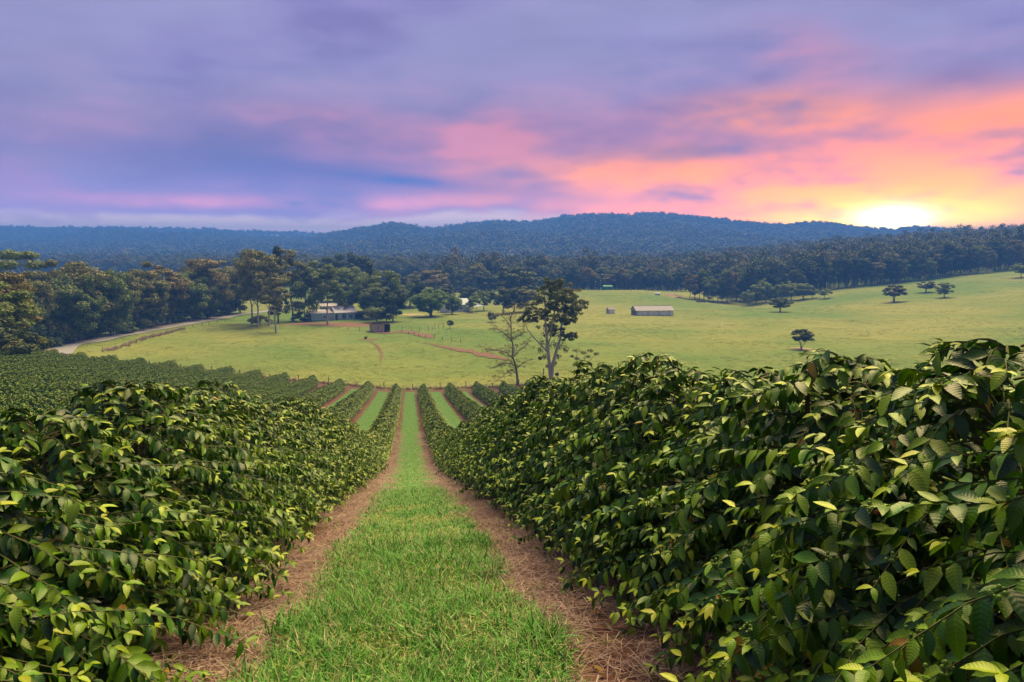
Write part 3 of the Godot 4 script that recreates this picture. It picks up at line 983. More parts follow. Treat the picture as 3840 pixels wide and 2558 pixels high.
func ribbon_at(called: String, pts: Array, width: float, mat: Material, lift := 0.12, rough_edge := 0.0, label := "", across := 4) -> MeshInstance3D:
	var fine := []
	for k in pts.size() - 1:
		var n := maxi(int(pts[k].distance_to(pts[k + 1]) / 2.5), 2)
		for i in n:
			var f := float(i) / n
			fine.append(pts[k].cubic_interpolate(pts[k + 1], pts[maxi(k - 1, 0)], pts[mini(k + 2, pts.size() - 1)], f))
	fine.append(pts[pts.size() - 1])
	var mb := MB.new()
	var total := 0.0
	for k in fine.size():
		var d: Vector3 = fine[mini(k + 1, fine.size() - 1)] - fine[maxi(k - 1, 0)]
		d.y = 0
		d = d.normalized()
		var side := Vector3(-d.z, 0, d.x)
		var w := width * 0.5 * (1.0 + rough_edge * 2.2 * noise.get_noise_2d(fine[k].x * 9.0, fine[k].z * 9.0))
		if rough_edge > 0: w *= clampf(minf(k, fine.size() - 1 - k) / 3.0 + 0.1, 0, 1)
		for i in across + 1:
			var p: Vector3 = fine[k] + side * w * (2.0 * i / across - 1.0)
			mb.vert(Vector3(p.x, ground(p.x, p.z) + lift, p.z))
	for k in fine.size() - 1:
		for i in across:
			var p := k * (across + 1) + i
			mb.tri(p, p + across + 1, p + 1); mb.tri(p + 1, p + across + 1, p + across + 2)
	var o := part(called, mb.mesh(mat, true), self, "structure")
	if label: o.set_meta("label", label)
	return o

func patch(called: String, px: float, py: float, rx: float, rz: float, mat: Material, lift := 0.1, label := "") -> void:
	var c := hit(px, py)
	var mb := MB.new()
	var n := 40
	var rings := 6
	for q in rings + 1:
		for k in n:
			var a := TAU * k / n
			var e := 1.0 + 0.38 * noise.get_noise_2d(cos(a) * 60.0 + px * 7.0, sin(a) * 60.0 + py * 5.0) + 0.2 * noise.get_noise_2d(cos(a) * 260.0 + px, sin(a) * 260.0)
			var ya := deg_to_rad(YAW)
			var s := cos(a) * rx * e * q / rings
			var t := sin(a) * rz * e * q / rings
			var p := c + Vector3(cos(ya) * s + sin(ya) * t, 0, sin(ya) * s - cos(ya) * t)
			mb.vert(Vector3(p.x, ground(p.x, p.z) + lift * (1.0 if q < rings else -1.0), p.z))
	for q in rings:
		for k in n:
			var a := q * n + k
			var b := q * n + (k + 1) % n
			mb.tri(a, a + n, b); mb.tri(b, a + n, b + n)
	var o := part(called, mb.mesh(mat, true), self, "structure")
	if label: o.set_meta("label", label)

# ------------------------------------------------------------------ buildings
func turned(px: float) -> float:      # faces a building at picture column px towards the viewer
	return -deg_to_rad(YAW) - atan(side_of(px))

func bx(called: String, c: Vector3, s: Vector3, mat: Material, parent: Node, label := "", basis := Basis.IDENTITY) -> MeshInstance3D:
	var mb := MB.new()
	mb.box(c, s, basis)
	var o := part(called, mb.mesh(mat), parent)
	if label: o.set_meta("label", label)
	return o

func wall_with_gable(called: String, x0: float, x1: float, z: float, eave: float, top: float, thick: float, mat: Material, parent: Node, along_x := true) -> MeshInstance3D:
	# pentagon wall standing across x (or across z) with its peak in the middle
	var mb := MB.new()
	var prof := [Vector2(x0, -0.6), Vector2(x1, -0.6), Vector2(x1, eave), Vector2((x0 + x1) / 2, top), Vector2(x0, eave)]
	var f := []
	var b := []
	for p in prof:
		f.append(Vector3(p.x, p.y, z + thick / 2) if along_x else Vector3(z + thick / 2, p.y, p.x))
		b.append(Vector3(p.x, p.y, z - thick / 2) if along_x else Vector3(z - thick / 2, p.y, p.x))
	for set_ in [f, b]:
		mb.quad(set_[0], set_[1], set_[2], set_[4])
		var i := mb.vert(set_[2]); mb.vert(set_[3]); mb.vert(set_[4])
		mb.tri(i, i + 1, i + 2)
	for k in 5:
		mb.quad(f[k], f[(k + 1) % 5], b[(k + 1) % 5], b[k])
	return part(called, mb.mesh(mat), parent)

func roof_slope(called: String, x0: float, x1: float, z_low: float, y_low: float, z_high: float, y_high: float, mat: Material, parent: Node, thick := 0.09) -> MeshInstance3D:
	# corrugated sheet: ribs run down the slope
	var mb := MB.new()
	var n := maxi(int((x1 - x0) / 0.38), 4) * 2
	for lay in 2:
		for k in n + 1:
			var x := lerpf(x0, x1, float(k) / n)
			var y := (0.035 if k % 2 else 0.0) - thick * lay
			mb.vert(Vector3(x, y_low + y, z_low)); mb.vert(Vector3(x, y_high + y, z_high))
	for lay in 2:
		for k in n:
			var a := lay * (n + 1) * 2 + k * 2
			mb.tri(a, a + 1, a + 2); mb.tri(a + 2, a + 1, a + 3)
	var m := (n + 1) * 2
	for k in n:
		var a := k * 2
		mb.tri(a, a + 2, a + m); mb.tri(a + 2, a + m + 2, a + m)
	return part(called, mb.mesh(mat), parent)

func window(c: Vector3, w: float, h: float, parent: Node) -> void:
	var o := bx("window", c, Vector3(w, h, 0.08), mats.glass_dark, parent)
	bx("frame", c + Vector3(0, h / 2 + 0.05, 0.03), Vector3(w + 0.2, 0.1, 0.1), mats.white_paint, o)
	bx("frame", c + Vector3(0, -h / 2 - 0.05, 0.03), Vector3(w + 0.2, 0.1, 0.1), mats.white_paint, o)
	for s in [-1, 0, 1]: bx("frame", c + Vector3(s * (w / 2 + (0.05 * absi(s))), 0, 0.03), Vector3(0.08, h, 0.09), mats.white_paint, o)

func buildings() -> void:
	# --- farmhouse
	var p := hit(331, 320.3)
	p.y -= 0.1
	var o := base("farmhouse", p, turned(331) + 0.25)
	tag(o, "low pale green farmhouse with light metal roofs on a red earth yard", "house")
	bx("wall", Vector3(-3.2, 1.3, -3.5), Vector3(9.6, 3.9, 6.4), mats.green_wall, o)
	roof_slope("roof", -8.4, 2.0, -0.1, 3.2, -7.0, 4.15, mats.old_roof, o)
	bx("wall", Vector3(6.0, 1.3, -4.2), Vector3(8.6, 3.9, 8.2), mats.green_wall, o)
	wall_with_gable("gable", -8.4, 0.0, 10.2, 3.25, 5.4, 0.2, mats.green_wall, o, false)
	wall_with_gable("gable", -8.4, 0.0, 1.8, 3.25, 5.4, 0.2, mats.green_wall, o, false)
	var rf := roof_slope("roof", 1.4, 10.9, 0.45, 3.15, -4.2, 5.55, mats.light_roof, o)
	bx("ridge_cap", Vector3(6.15, 5.6, -4.2), Vector3(9.5, 0.10, 0.5), mats.light_roof, rf)
	roof_slope("roof", 1.4, 10.9, -8.85, 3.15, -4.2, 5.53, mats.light_roof, o)
	bx("wall", Vector3(3.5, 2.4, -11.5), Vector3(9.4, 5.6, 5.0), mats.green_wall, o)
	roof_slope("roof", -1.6, 8.6, -8.75, 5.35, -14.4, 6.2, mats.old_roof, o)
	bx("fascia", Vector3(-3.2, 3.12, -0.12), Vector3(10.2, 0.22, 0.06), mats.white_paint, o)
	bx("fascia", Vector3(6.15, 3.05, 0.47), Vector3(9.5, 0.2, 0.06), mats.white_paint, o)
	bx("foundation", Vector3(-3.2, -0.2, -0.26), Vector3(9.7, 0.9, 0.1), mats.red_brick, o)
	var dr := bx("door", Vector3(2.35, 1.35, -0.02), Vector3(1.0, 2.9, 0.1), mats.red_brick, o, "dark red-brown door")
	bx("handle", Vector3(2.7, 1.2, 0.06), Vector3(0.05, 0.14, 0.06), mats.white_paint, dr)
	bx("post", Vector3(1.55, 1.45, 0.08), Vector3(0.35, 3.2, 0.2), mats.white_paint, o)
	bx("panel", Vector3(3.75, 1.5, 0.02), Vector3(1.5, 3.1, 0.12), mats.pale_green, o)
	window(Vector3(5.6, 1.5, 0.0), 1.4, 1.9, o)
	bx("post", Vector3(6.75, 1.4, 0.1), Vector3(0.3, 3.1, 0.24), mats.white_paint, o)
	window(Vector3(8.4, 1.5, -0.02), 1.5, 1.3, o)
	window(Vector3(-2.2, 1.6, -0.25), 1.5, 1.0, o)
	roof_slope("verandah_roof", 10.6, 15.8, 0.4, 2.45, -5.5, 3.0, mats.rust_roof, o)
	for x in [10.9, 13.2, 15.5]:
		for z in [0.15, -5.2]: bx("post", Vector3(x, 1.0, z), Vector3(0.14, 2.9, 0.14), mats.dark_timber, o)
	bx("back_wall", Vector3(13.2, 1.2, -5.6), Vector3(5.2, 3.2, 0.12), mats.dark_timber, o)
	# --- tan tin shed
	p = hit(379, 332.3)
	o = base("tin_shed", p, turned(379) - 0.1)
	tag(o, "small tan tin shed with an open dark bay on the red yard", "shed")
	for k in 6: bx("wall_sheet", Vector3(-2.75 + k * 0.84, 1.25, 0.0 + (0.02 if k % 2 else 0.0)), Vector3(0.82, 3.1, 0.06), mats.tan_tin if k % 3 else mats.tan_tin_worn, o)
	bx("wall", Vector3(-3.15, 1.2, -1.6), Vector3(0.06, 3.0, 3.3), mats.tan_tin, o)
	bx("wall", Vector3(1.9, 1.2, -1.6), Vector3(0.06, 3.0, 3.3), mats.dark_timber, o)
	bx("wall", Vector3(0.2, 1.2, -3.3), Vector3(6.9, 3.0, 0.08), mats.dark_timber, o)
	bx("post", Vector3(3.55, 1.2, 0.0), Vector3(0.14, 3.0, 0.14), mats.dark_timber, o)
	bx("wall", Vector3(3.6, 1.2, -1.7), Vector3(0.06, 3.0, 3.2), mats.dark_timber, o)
	bx("door_edge", Vector3(1.05, 1.2, 0.06), Vector3(0.08, 2.6, 0.05), mats.dark_timber, o)
	roof_slope("roof", -3.4, 3.9, 0.25, 2.85, -3.5, 2.5, mats.rust_roof, o)
	# --- long barn
	p = hit(652, 314.8)
	o = base("long_barn", p, turned(652) + 0.30)
	o.scale.y = 0.9
	tag(o, "long weathered white barn with grey metal roof and open end bay in the pasture", "barn")
	var L := 8.4
	var W := 4.2
	for k in 14:
		bx("wall_sheet", Vector3(-L + 0.6 + k * 1.2, 0.9, W - (0.03 if k % 2 else 0.0)), Vector3(1.18, 3.4, 0.08), mats.barn_wall if k % 4 else mats.barn_wall_stained, o)
	bx("wall", Vector3(0, 0.9, -W), Vector3(2 * L, 3.4, 0.1), mats.barn_wall, o)
	wall_with_gable("gable", -W, W, L, 2.6, 4.5, 0.12, mats.barn_wall, o, false)
	var mb := MB.new()
	mb.quad(Vector3(-L, 2.1, -W), Vector3(-L, 2.1, W), Vector3(-L, 2.62, W), Vector3(-L, 2.62, -W))
	var gi := mb.vert(Vector3(-L, 2.62, -W)); mb.vert(Vector3(-L, 4.5, 0)); mb.vert(Vector3(-L, 2.62, W))
	mb.tri(gi, gi + 1, gi + 2)
	part("gable_boards", mb.mesh(mats.barn_grey), o)
	for z in [-W + 0.1, -1.4, 1.4, W - 0.15]: bx("post", Vector3(-L, 0.9, z), Vector3(0.2, 3.2, 0.2), mats.barn_grey, o)
	for y in [0.5, 0.95]: bx("rail", Vector3(-L - 0.05, y, 0), Vector3(0.06, 0.16, 2 * W), mats.barn_grey, o)
	bx("inner_wall", Vector3(-L + 5.0, 0.9, 0), Vector3(0.1, 3.4, 2 * W - 0.2), mats.dark_timber, o)
	rf = roof_slope("roof", -L - 0.4, L + 0.4, W + 0.45, 2.5, 0.0, 4.6, mats.barn_roof, o)
	bx("ridge_cap", Vector3(0, 4.63, 0), Vector3(2 * L + 0.8, 0.08, 0.5), mats.barn_roof, rf)
	roof_slope("roof", -L - 0.4, L + 0.4, -W - 0.45, 2.5, 0.0, 4.58, mats.barn_roof, o)
	bx("gutter", Vector3(0, 2.42, W + 0.48), Vector3(2 * L + 0.6, 0.14, 0.12), mats.barn_grey, o)
	# --- hut by the barn
	p = hit(610.5, 313.6)
	o = base("feed_hut", p, turned(610) + 0.5)
	tag(o, "small pale grey hut with a gabled roof standing beside the long barn", "hut")
	bx("wall", Vector3(0, 0.75, 0), Vector3(3.0, 2.5, 2.2), mats.barn_wall, o)
	wall_with_gable("gable", -1.1, 1.1, -1.56, 2.0, 2.75, 0.1, mats.barn_grey, o, false)
	wall_with_gable("gable", -1.1, 1.1, 1.56, 2.0, 2.75, 0.1, mats.barn_wall, o, false)
	roof_slope("roof", -1.75, 1.75, 1.3, 1.95, 0.0, 2.85, mats.barn_roof, o)
	roof_slope("roof", -1.75, 1.75, -1.3, 1.95, 0.0, 2.84, mats.barn_roof, o)
	bx("door", Vector3(-1.58, 0.75, 0.2), Vector3(0.12, 1.6, 0.8), mats.barn_grey, o)
	# --- far white house behind the round trees
	p = spot(455, 350)
	o = base("cottage", p, turned(455) + 0.6)
	tag(o, "white cottage with pale blue-grey roof half hidden behind the round trees", "house")
	bx("wall", Vector3(0, 1.4, 0), Vector3(13.0, 4.4, 7.0), mats.white_paint, o)
	wall_with_gable("gable", -3.5, 3.5, -6.5, 3.55, 6.0, 0.2, mats.white_paint, o, false)
	wall_with_gable("gable", -3.5, 3.5, 6.5, 3.55, 6.0, 0.2, mats.white_paint, o, false)
	roof_slope("roof", -7.0, 7.0, 4.0, 3.4, 0.0, 6.15, mats.blue_roof, o)
	roof_slope("roof", -7.0, 7.0, -4.0, 3.4, 0.0, 6.13, mats.blue_roof, o)
	roof_slope("verandah_roof", 3.0, 12.0, 7.5, 2.5, 3.6, 3.3, mats.blue_roof, o)
	for x in [3.4, 7.5, 11.6]: bx("post", Vector3(x, 0.9, 7.2), Vector3(0.15, 3.2, 0.15), mats.white_paint, o)
	window(Vector3(-3.0, 1.7, 3.52), 1.6, 1.3, o)
	window(Vector3(1.0, 1.7, 3.52), 1.6, 1.3, o)
	# --- green shed by the wood
	p = spot(607, 520)
	p.y += 0.3
	o = base("green_shed", p, turned(607) + 0.35)
	tag(o, "small green metal shed at the edge of the wood", "shed")
	bx("wall", Vector3(0, 1.0, 0), Vector3(6.4, 3.2, 4.0), mats.green_tin, o)
	roof_slope("roof", -3.5, 3.5, 2.3, 2.6, 0.0, 3.5, mats.green_roof, o)
	roof_slope("roof", -3.5, 3.5, -2.3, 2.6, 0.0, 3.49, mats.green_roof, o)
	for s in [-1, 1]: wall_with_gable("gable", -2.0, 2.0, s * 3.22, 2.6, 3.4, 0.06, mats.green_tin, o, false)
	bx("door", Vector3(-1.0, 0.9, 2.03), Vector3(2.2, 2.2, 0.06), mats.green_roof, o)
	# --- hay wrap by the mound, feed trough, mound
	p = spot(657.5, 455)
	o = base("wrapped_bale", p, turned(657))
	tag(o, "white plastic wrapped hay bale lying by the earth mound", "hay bale")
	mb = MB.new()
	mb.tube([Vector3(-1.5, 0.7, 0), Vector3(-1.45, 0.7, 0), Vector3(1.45, 0.7, 0), Vector3(1.5, 0.7, 0)], [0.6, 0.75, 0.75, 0.6], 14)
	mb.tube([Vector3(-1.5, 0.7, 0), Vector3(-1.52, 0.7, 0)], [0.6, 0.05], 14)
	part("plastic_wrap", mb.mesh(mats.white_paint, true), o)
	o = base("feed_trough", spot(700.7, 430), turned(700))
	tag(o, "long rust brown feed trough standing in the pasture", "trough")
	bx("trough_side", Vector3(0, 0.55, 0.5), Vector3(5.4, 0.7, 0.08), mats.rust_roof, o)
	bx("trough_side", Vector3(0, 0.55, -0.5), Vector3(5.4, 0.7, 0.08), mats.rust_roof, o)
	bx("trough_bottom", Vector3(0, 0.22, 0), Vector3(5.4, 0.06, 0.92), mats.rust_roof, o)
	for s in [-2.4, 0.0, 2.4]: bx("leg", Vector3(s, 0.1, 0), Vector3(0.12, 0.5, 1.1), mats.dark_timber, o)
	for s in [-2.74, 2.74]: bx("trough_end", Vector3(s, 0.5, 0), Vector3(0.08, 0.6, 0.9), mats.rust_roof, o)
	mb = MB.new()
	for q in 7:
		for k in 24:
			var a := TAU * k / 24
			var rr := 9.0 * q / 6.0 * (1.0 + 0.3 * noise.get_noise_2d(cos(a) * 90, sin(a) * 90))
			mb.vert(Vector3(cos(a) * rr, 2.4 * (0.5 + 0.5 * cos(PI * q / 6.0)) - 0.3 + 0.25 * noise.get_noise_2d(cos(a) * rr * 30, sin(a) * rr * 30), sin(a) * rr * 0.5))
	for q in 6:
		for k in 24:
			var a := q * 24 + k
			var b := q * 24 + (k + 1) % 24
			mb.tri(a, a + 24, b); mb.tri(b, a + 24, b + 24)
	var mo := part("earth_mound", mb.mesh(mats.mound, true), self, "structure")
	mo.position = spot(671, 455)

func cylinder_post(at: Vector3, h: float, rad: float, mat: Material, parent: Node, called := "post") -> MeshInstance3D:
	var mb := MB.new()
	mb.tube([at + Vector3(0, -0.3, 0), at + Vector3(0, h, 0)], [rad, rad * 0.9], 6)
	return part(called, mb.mesh(mat), parent)

func fence(called: String, pts: Array, gap: float, label: String, h := 1.15) -> void:
	var o := base(called, pts[0])
	tag(o, label, "fence")
	var r := RandomNumberGenerator.new()
	r.seed = int(pts[0].x * 10)
	var tops := []
	for k in pts.size() - 1:
		var n := maxi(int(pts[k].distance_to(pts[k + 1]) / gap), 1)
		for i in n:
			var p: Vector3 = pts[k].lerp(pts[k + 1], float(i) / n) + Vector3(r.randf_range(-0.3, 0.3), 0, r.randf_range(-0.2, 0.2))
			p.y = ground(p.x, p.z)
			var hh := h * r.randf_range(0.8, 1.2)
			cylinder_post(p - pts[0], hh, 0.085, mats.fence_wood, o)
			tops.append(p - pts[0] + Vector3(0, h, 0))
	for w in 3:
		var mb := MB.new()
		for k in tops.size() - 1:
			mb.tube([tops[k] - Vector3(0, 0.12 + w * 0.32, 0), tops[k + 1] - Vector3(0, 0.12 + w * 0.32, 0)], [0.007, 0.007], 3)
		part("wire", mb.mesh(mats.barn_grey), o)

func roadside() -> void:
	ribbon("road", [[20, 357], [66, 347.5], [100, 340.6], [147, 331], [190, 323.2], [232, 316.0], [262, 312.0], [300, 307.5]], 6.0, mats.asphalt, 0.16, 0.0, "narrow grey country road along the tree belt")
	ribbon("road_verge", [[20, 355], [66, 345.5], [100, 338.6], [147, 329.0], [190, 321.6], [232, 314.4]], 7.6, mats.verge, 0.10, 0.12, "dry straw coloured road verge")
	for q in [[92.0, 338.7], [136.0, 330.2], [166.5, 324.0], [207.0, 317.9], [209.0, 317.6], [43.5, 347.5]]:
		var p := hit(q[0], q[1])
		var o := base("guide_post", p)
		tag(o, "white roadside guide post with red reflector beside the tree belt", "guide post", "white guide posts along the road")
		bx("post", Vector3(0, 0.45, 0), Vector3(0.16, 1.2, 0.08), mats.white_paint, o)
		bx("reflector", Vector3(0, 0.85, 0.045), Vector3(0.09, 0.14, 0.02), mats.red_brick, o)
	var s := base("road_sign", hit(70.5, 343.5), turned(70))
	tag(s, "pale diamond shaped road sign on a post under the trees", "sign")
	bx("post", Vector3(0, 0.7, -0.05), Vector3(0.09, 2.2, 0.09), mats.barn_grey, s)
	var mb := MB.new()
	mb.box(Vector3(0, 1.45, 0.02), Vector3(0.78, 0.78, 0.05), Basis(Vector3.BACK, PI / 4))
	part("plate", mb.mesh(mats.sign_face), s)
	# fences
	var pts := []
	for k in 11: pts.append(Vector3(-62 + k * 10.4, 0, -139.5 - (-62 + k * 10.4) * 0.02))
	for k in 11: pts[k].y = ground(pts[k].x, pts[k].z)
	fence("wire_fence", pts, 4.2, "wire fence with weathered posts at the foot of the coffee rows")
	fence("wire_fence", [hit(104, 352), hit(146, 340), hit(184, 329.5), hit(232, 321)], 5.5, "wire fence with weathered posts through the dry weeds near the road", 1.3)
	fence("wire_fence", [hit(348, 330), hit(372, 333), hit(402, 333), hit(426, 338), hit(470, 344)], 4.5, "wire fence with dark posts running past the tan shed", 1.2)
	fence("wire_fence", [hit(402, 331), hit(412, 331), hit(428, 331), hit(446, 328)], 2.4, "stockyard fence of close dark posts beyond the tan shed", 1.6)
	cylinder_post(Vector3.ZERO, 3.2, 0.10, mats.fence_wood, self, "timber_pole").position = hit(543.5, 384)
	tag(get_node("timber_pole"), "single weathered timber pole beside the big leafy gum tree", "pole")
	# yard lamp poles by the green shed
	for q in [[600.2, 281.3], [595.2, 282.5]]:
		var p := spot(q[0], 515.0)
		var o := base("yard_pole", p)
		var h := tall(p, q[1] - 1.0)
		tag(o, "thin pale yard pole with a lamp head beside the green shed", "pole", "yard poles by the green shed")
		cylinder_post(Vector3.ZERO, h, 0.12, mats.barn_grey, o)
		bx("lamp_head", Vector3(0.3, h, 0), Vector3(0.9, 0.35, 0.4), mats.white_paint, o)
	# tracks and bare earth
	patch("red_yard", 345, 324.5, 22, 14, mats.yard, 0.16, "bare red earth yard in front of the farmhouse")
	ribbon("red_track", [[366, 331], [386, 333.5], [402, 331.8], [418, 334], [432, 338.4]], 3.4, mats.yard, 0.15, 0.5, "bare red earth track past the tan shed")
	ribbon("red_track", [[430, 344.0], [446, 347.5], [466, 351], [480, 354], [500, 358.5], [512, 361]], 3.4, mats.yard, 0.14, 0.5, "bare red earth track across the middle of the pasture")
	ribbon("cattle_track", [[369, 341], [378, 347], [381.5, 353], [381, 358], [380.5, 363]], 0.6, mats.yard, 0.14, 0.6, "thin winding cattle track down the pasture")
	patch("bare_patch", 369, 339.5, 3.4, 2.4, mats.yard, 0.12, "bare scraped patch with a dark stump")
	patch("bare_patch", 411, 314.5, 6, 5, mats.verge, 0.12, "bare pinkish patch near the round tree")
	patch("bare_patch", 801, 349, 3.6, 3.0, mats.verge, 0.12, "bare trampled ring under the small vase shaped tree")
	var st := base("tree_stump", hit(365.5, 339.5))
	tag(st, "dark broken stump on the bare scraped patch", "stump")
	mb = MB.new()
	mb.tube([Vector3(0, -0.2, 0), Vector3(0.05, 0.5, 0), Vector3(-0.1, 1.0, 0.1)], [0.45, 0.36, 0.2], 7)
	part("trunk", mb.mesh(mats.dark_timber), st)
	mb = MB.new()
	mb.tube([Vector3(0, 0.4, 0), Vector3(0.5, 0.75, 0.1), Vector3(0.9, 1.3, 0)], [0.2, 0.14, 0.05], 5)
	part("branch", mb.mesh(mats.dark_timber), st)

# ------------------------------------------------------------------ trees
var kinds := {}

func tree_kinds() -> void:
	var olive := [Color(0.163, 0.156, 0.037), Color(0.125, 0.138, 0.035), Color(0.200, 0.181, 0.045), Color(0.106, 0.125, 0.035)]
	var rust := [Color(0.17, 0.135, 0.036), Color(0.14, 0.125, 0.032), Color(0.205, 0.135, 0.036), Color(0.12, 0.125, 0.032)]
	var dark := [Color(0.033, 0.056, 0.020), Color(0.044, 0.070, 0.021), Color(0.056, 0.081, 0.025)]
	var green := [Color(0.125, 0.169, 0.035), Color(0.100, 0.144, 0.033), Color(0.163, 0.206, 0.043)]
	var light := [Color(0.165, 0.220, 0.039), Color(0.132, 0.182, 0.035), Color(0.220, 0.259, 0.050)]
	var pale := Color(0.34, 0.29, 0.24)
	var brown := Color(0.16, 0.125, 0.10)
	for k in 3:
		kinds["gum%d" % k] = tree_meshes({"seed": 100 + k, "h": 20.0, "trunk": 0.30, "r": 0.30, "rx": 5.8, "ry": 7.2, "cy": 0.62, "clumps": 30, "ball": 2.1, "leaves": 95, "size": 0.30, "cols": [olive, rust, olive][k], "bark": pale, "squash": 0.55, "lean": 0.05})
		kinds["belt%d" % k] = tree_meshes({"seed": 120 + k, "h": 20.0, "trunk": 0.12, "r": 0.30, "rx": 6.2, "ry": 8.8, "cy": 0.53, "clumps": 44, "ball": 2.2, "leaves": 95, "size": 0.31, "cols": [olive, rust, green][k], "bark": pale, "squash": 0.6})
		kinds["dark%d" % k] = tree_meshes({"seed": 140 + k, "h": 20.0, "trunk": 0.12, "r": 0.4, "rx": 8.0, "ry": 7.8, "cy": 0.55, "clumps": 34, "ball": 2.4, "leaves": 110, "size": 0.36, "cols": dark, "bark": brown, "squash": 0.65})
		kinds["leafy%d" % k] = tree_meshes({"seed": 160 + k, "h": 20.0, "trunk": 0.15, "r": 0.4, "rx": 8.0, "ry": 7.6, "cy": 0.55, "clumps": 34, "ball": 2.3, "leaves": 110, "size": 0.34, "cols": [green, light, green][k], "bark": brown, "squash": 0.65})
		kinds["bush%d" % k] = tree_meshes({"seed": 180 + k, "h": 6.0, "trunk": 0.05, "r": 0.10, "rx": 3.6, "ry": 2.7, "cy": 0.48, "clumps": 16, "ball": 1.15, "leaves": 90, "size": 0.22, "cols": [olive, green, dark][k], "bark": brown, "stems": 3, "squash": 0.75})
	kinds.tier = tree_meshes({"seed": 201, "h": 20.0, "trunk": 0.45, "r": 0.26, "rx": 6.6, "ry": 5.0, "cy": 0.74, "clumps": 18, "ball": 2.0, "leaves": 95, "size": 0.30, "cols": green, "bark": pale, "squash": 0.36, "shape": "tiers", "stems": 2})
	kinds.slim = tree_meshes({"seed": 202, "h": 20.0, "trunk": 0.28, "r": 0.26, "rx": 3.2, "ry": 7.2, "cy": 0.64, "clumps": 24, "ball": 1.5, "leaves": 80, "size": 0.26, "cols": olive, "bark": pale, "squash": 0.5})
	kinds.slim_green = tree_meshes({"seed": 212, "h": 20.0, "trunk": 0.28, "r": 0.26, "rx": 3.6, "ry": 7.2, "cy": 0.64, "clumps": 26, "ball": 1.6, "leaves": 85, "size": 0.26, "cols": green, "bark": pale, "squash": 0.5})
	kinds.cone = tree_meshes({"seed": 203, "h": 20.0, "trunk": 0.15, "r": 0.3, "rx": 3.6, "ry": 8.6, "cy": 0.56, "clumps": 44, "ball": 1.2, "leaves": 70, "size": 0.24, "cols": dark, "bark": brown, "shape": "cone", "squash": 0.6})
	kinds.dome = tree_meshes({"seed": 204, "h": 11.0, "trunk": 0.16, "r": 0.42, "rx": 5.2, "ry": 4.7, "cy": 0.56, "clumps": 90, "ball": 1.1, "leaves": 120, "size": 0.17, "cols": [Color(0.13, 0.22, 0.024), Color(0.10, 0.18, 0.022), Color(0.17, 0.25, 0.03)], "bark": brown, "stems": 1, "squash": 0.9})
	kinds.dome_dark = tree_meshes({"seed": 214, "h": 8.0, "trunk": 0.26, "r": 0.32, "rx": 4.6, "ry": 2.9, "cy": 0.62, "clumps": 60, "ball": 0.95, "leaves": 80, "size": 0.17, "cols": [Color(0.06, 0.10, 0.018), Color(0.09, 0.12, 0.022)], "bark": brown, "squash": 0.8})
	kinds.vase = tree_meshes({"seed": 205, "h": 6.0, "trunk": 0.30, "r": 0.11, "rx": 2.4, "ry": 1.9, "cy": 0.68, "clumps": 36, "ball": 0.62, "leaves": 70, "size": 0.13, "cols": [Color(0.04, 0.07, 0.016), Color(0.06, 0.095, 0.02)], "bark": brown, "stems": 4, "squash": 0.7, "limb": 0.4})
	kinds.parasol = tree_meshes({"seed": 206, "h": 7.0, "trunk": 0.30, "r": 0.22, "rx": 4.6, "ry": 2.4, "cy": 0.62, "clumps": 44, "ball": 0.95, "leaves": 90, "size": 0.15, "cols": [Color(0.045, 0.075, 0.014), Color(0.075, 0.10, 0.018)], "bark": brown, "shape": "flat", "squash": 0.65})
	kinds.two_leg = tree_meshes({"seed": 207, "h": 8.0, "trunk": 0.38, "r": 0.26, "rx": 3.0, "ry": 3.1, "cy": 0.60, "clumps": 30, "ball": 1.0, "leaves": 80, "size": 0.2, "cols": [Color(0.05, 0.055, 0.018), Color(0.07, 0.07, 0.022)], "bark": brown, "stems": 2, "squash": 0.7})

func put(kind: String, called: String, at: Vector3, h: float, wide: float, label: String, group: String, r: RandomNumberGenerator) -> Node3D:
	var m: Array = kinds[kind]
	var box: AABB = m[1].get_aabb()
	var top := box.position.y + box.size.y
	var own := (box.size.x + box.size.z) / 2
	var sy := h / top
	var sx := wide / own if wide > 0 else sy
	var looks := {"dark": "dark green ", "belt0": "olive ", "belt1": "rust tinted ", "belt2": "green ", "gum0": "open olive ", "gum1": "orange tinted ", "gum2": "open olive ", "leafy": "fresh green ", "bush0": "olive ", "bush1": "green ", "bush2": "dark "}
	if group.begins_with("edge trees") or group.begins_with("shrubs") or group.begins_with("trees"):
		for k in looks:
			if kind.begins_with(k): label = looks[k] + label.trim_prefix("brown-green ")
	return tree(called, m, at, label, group, Vector3(sx, sy, sx), r.randf() * TAU)

func road_t(px: float) -> float:      # how far away the road passes at picture column px
	return ahead(hit(px, along([-40.0, 20.0, 66.0, 100.0, 147.0, 190.0, 232.0, 262.0, 300.0], [366.0, 357.0, 347.5, 340.6, 331.0, 323.2, 316.0, 312.0, 307.5], px)))

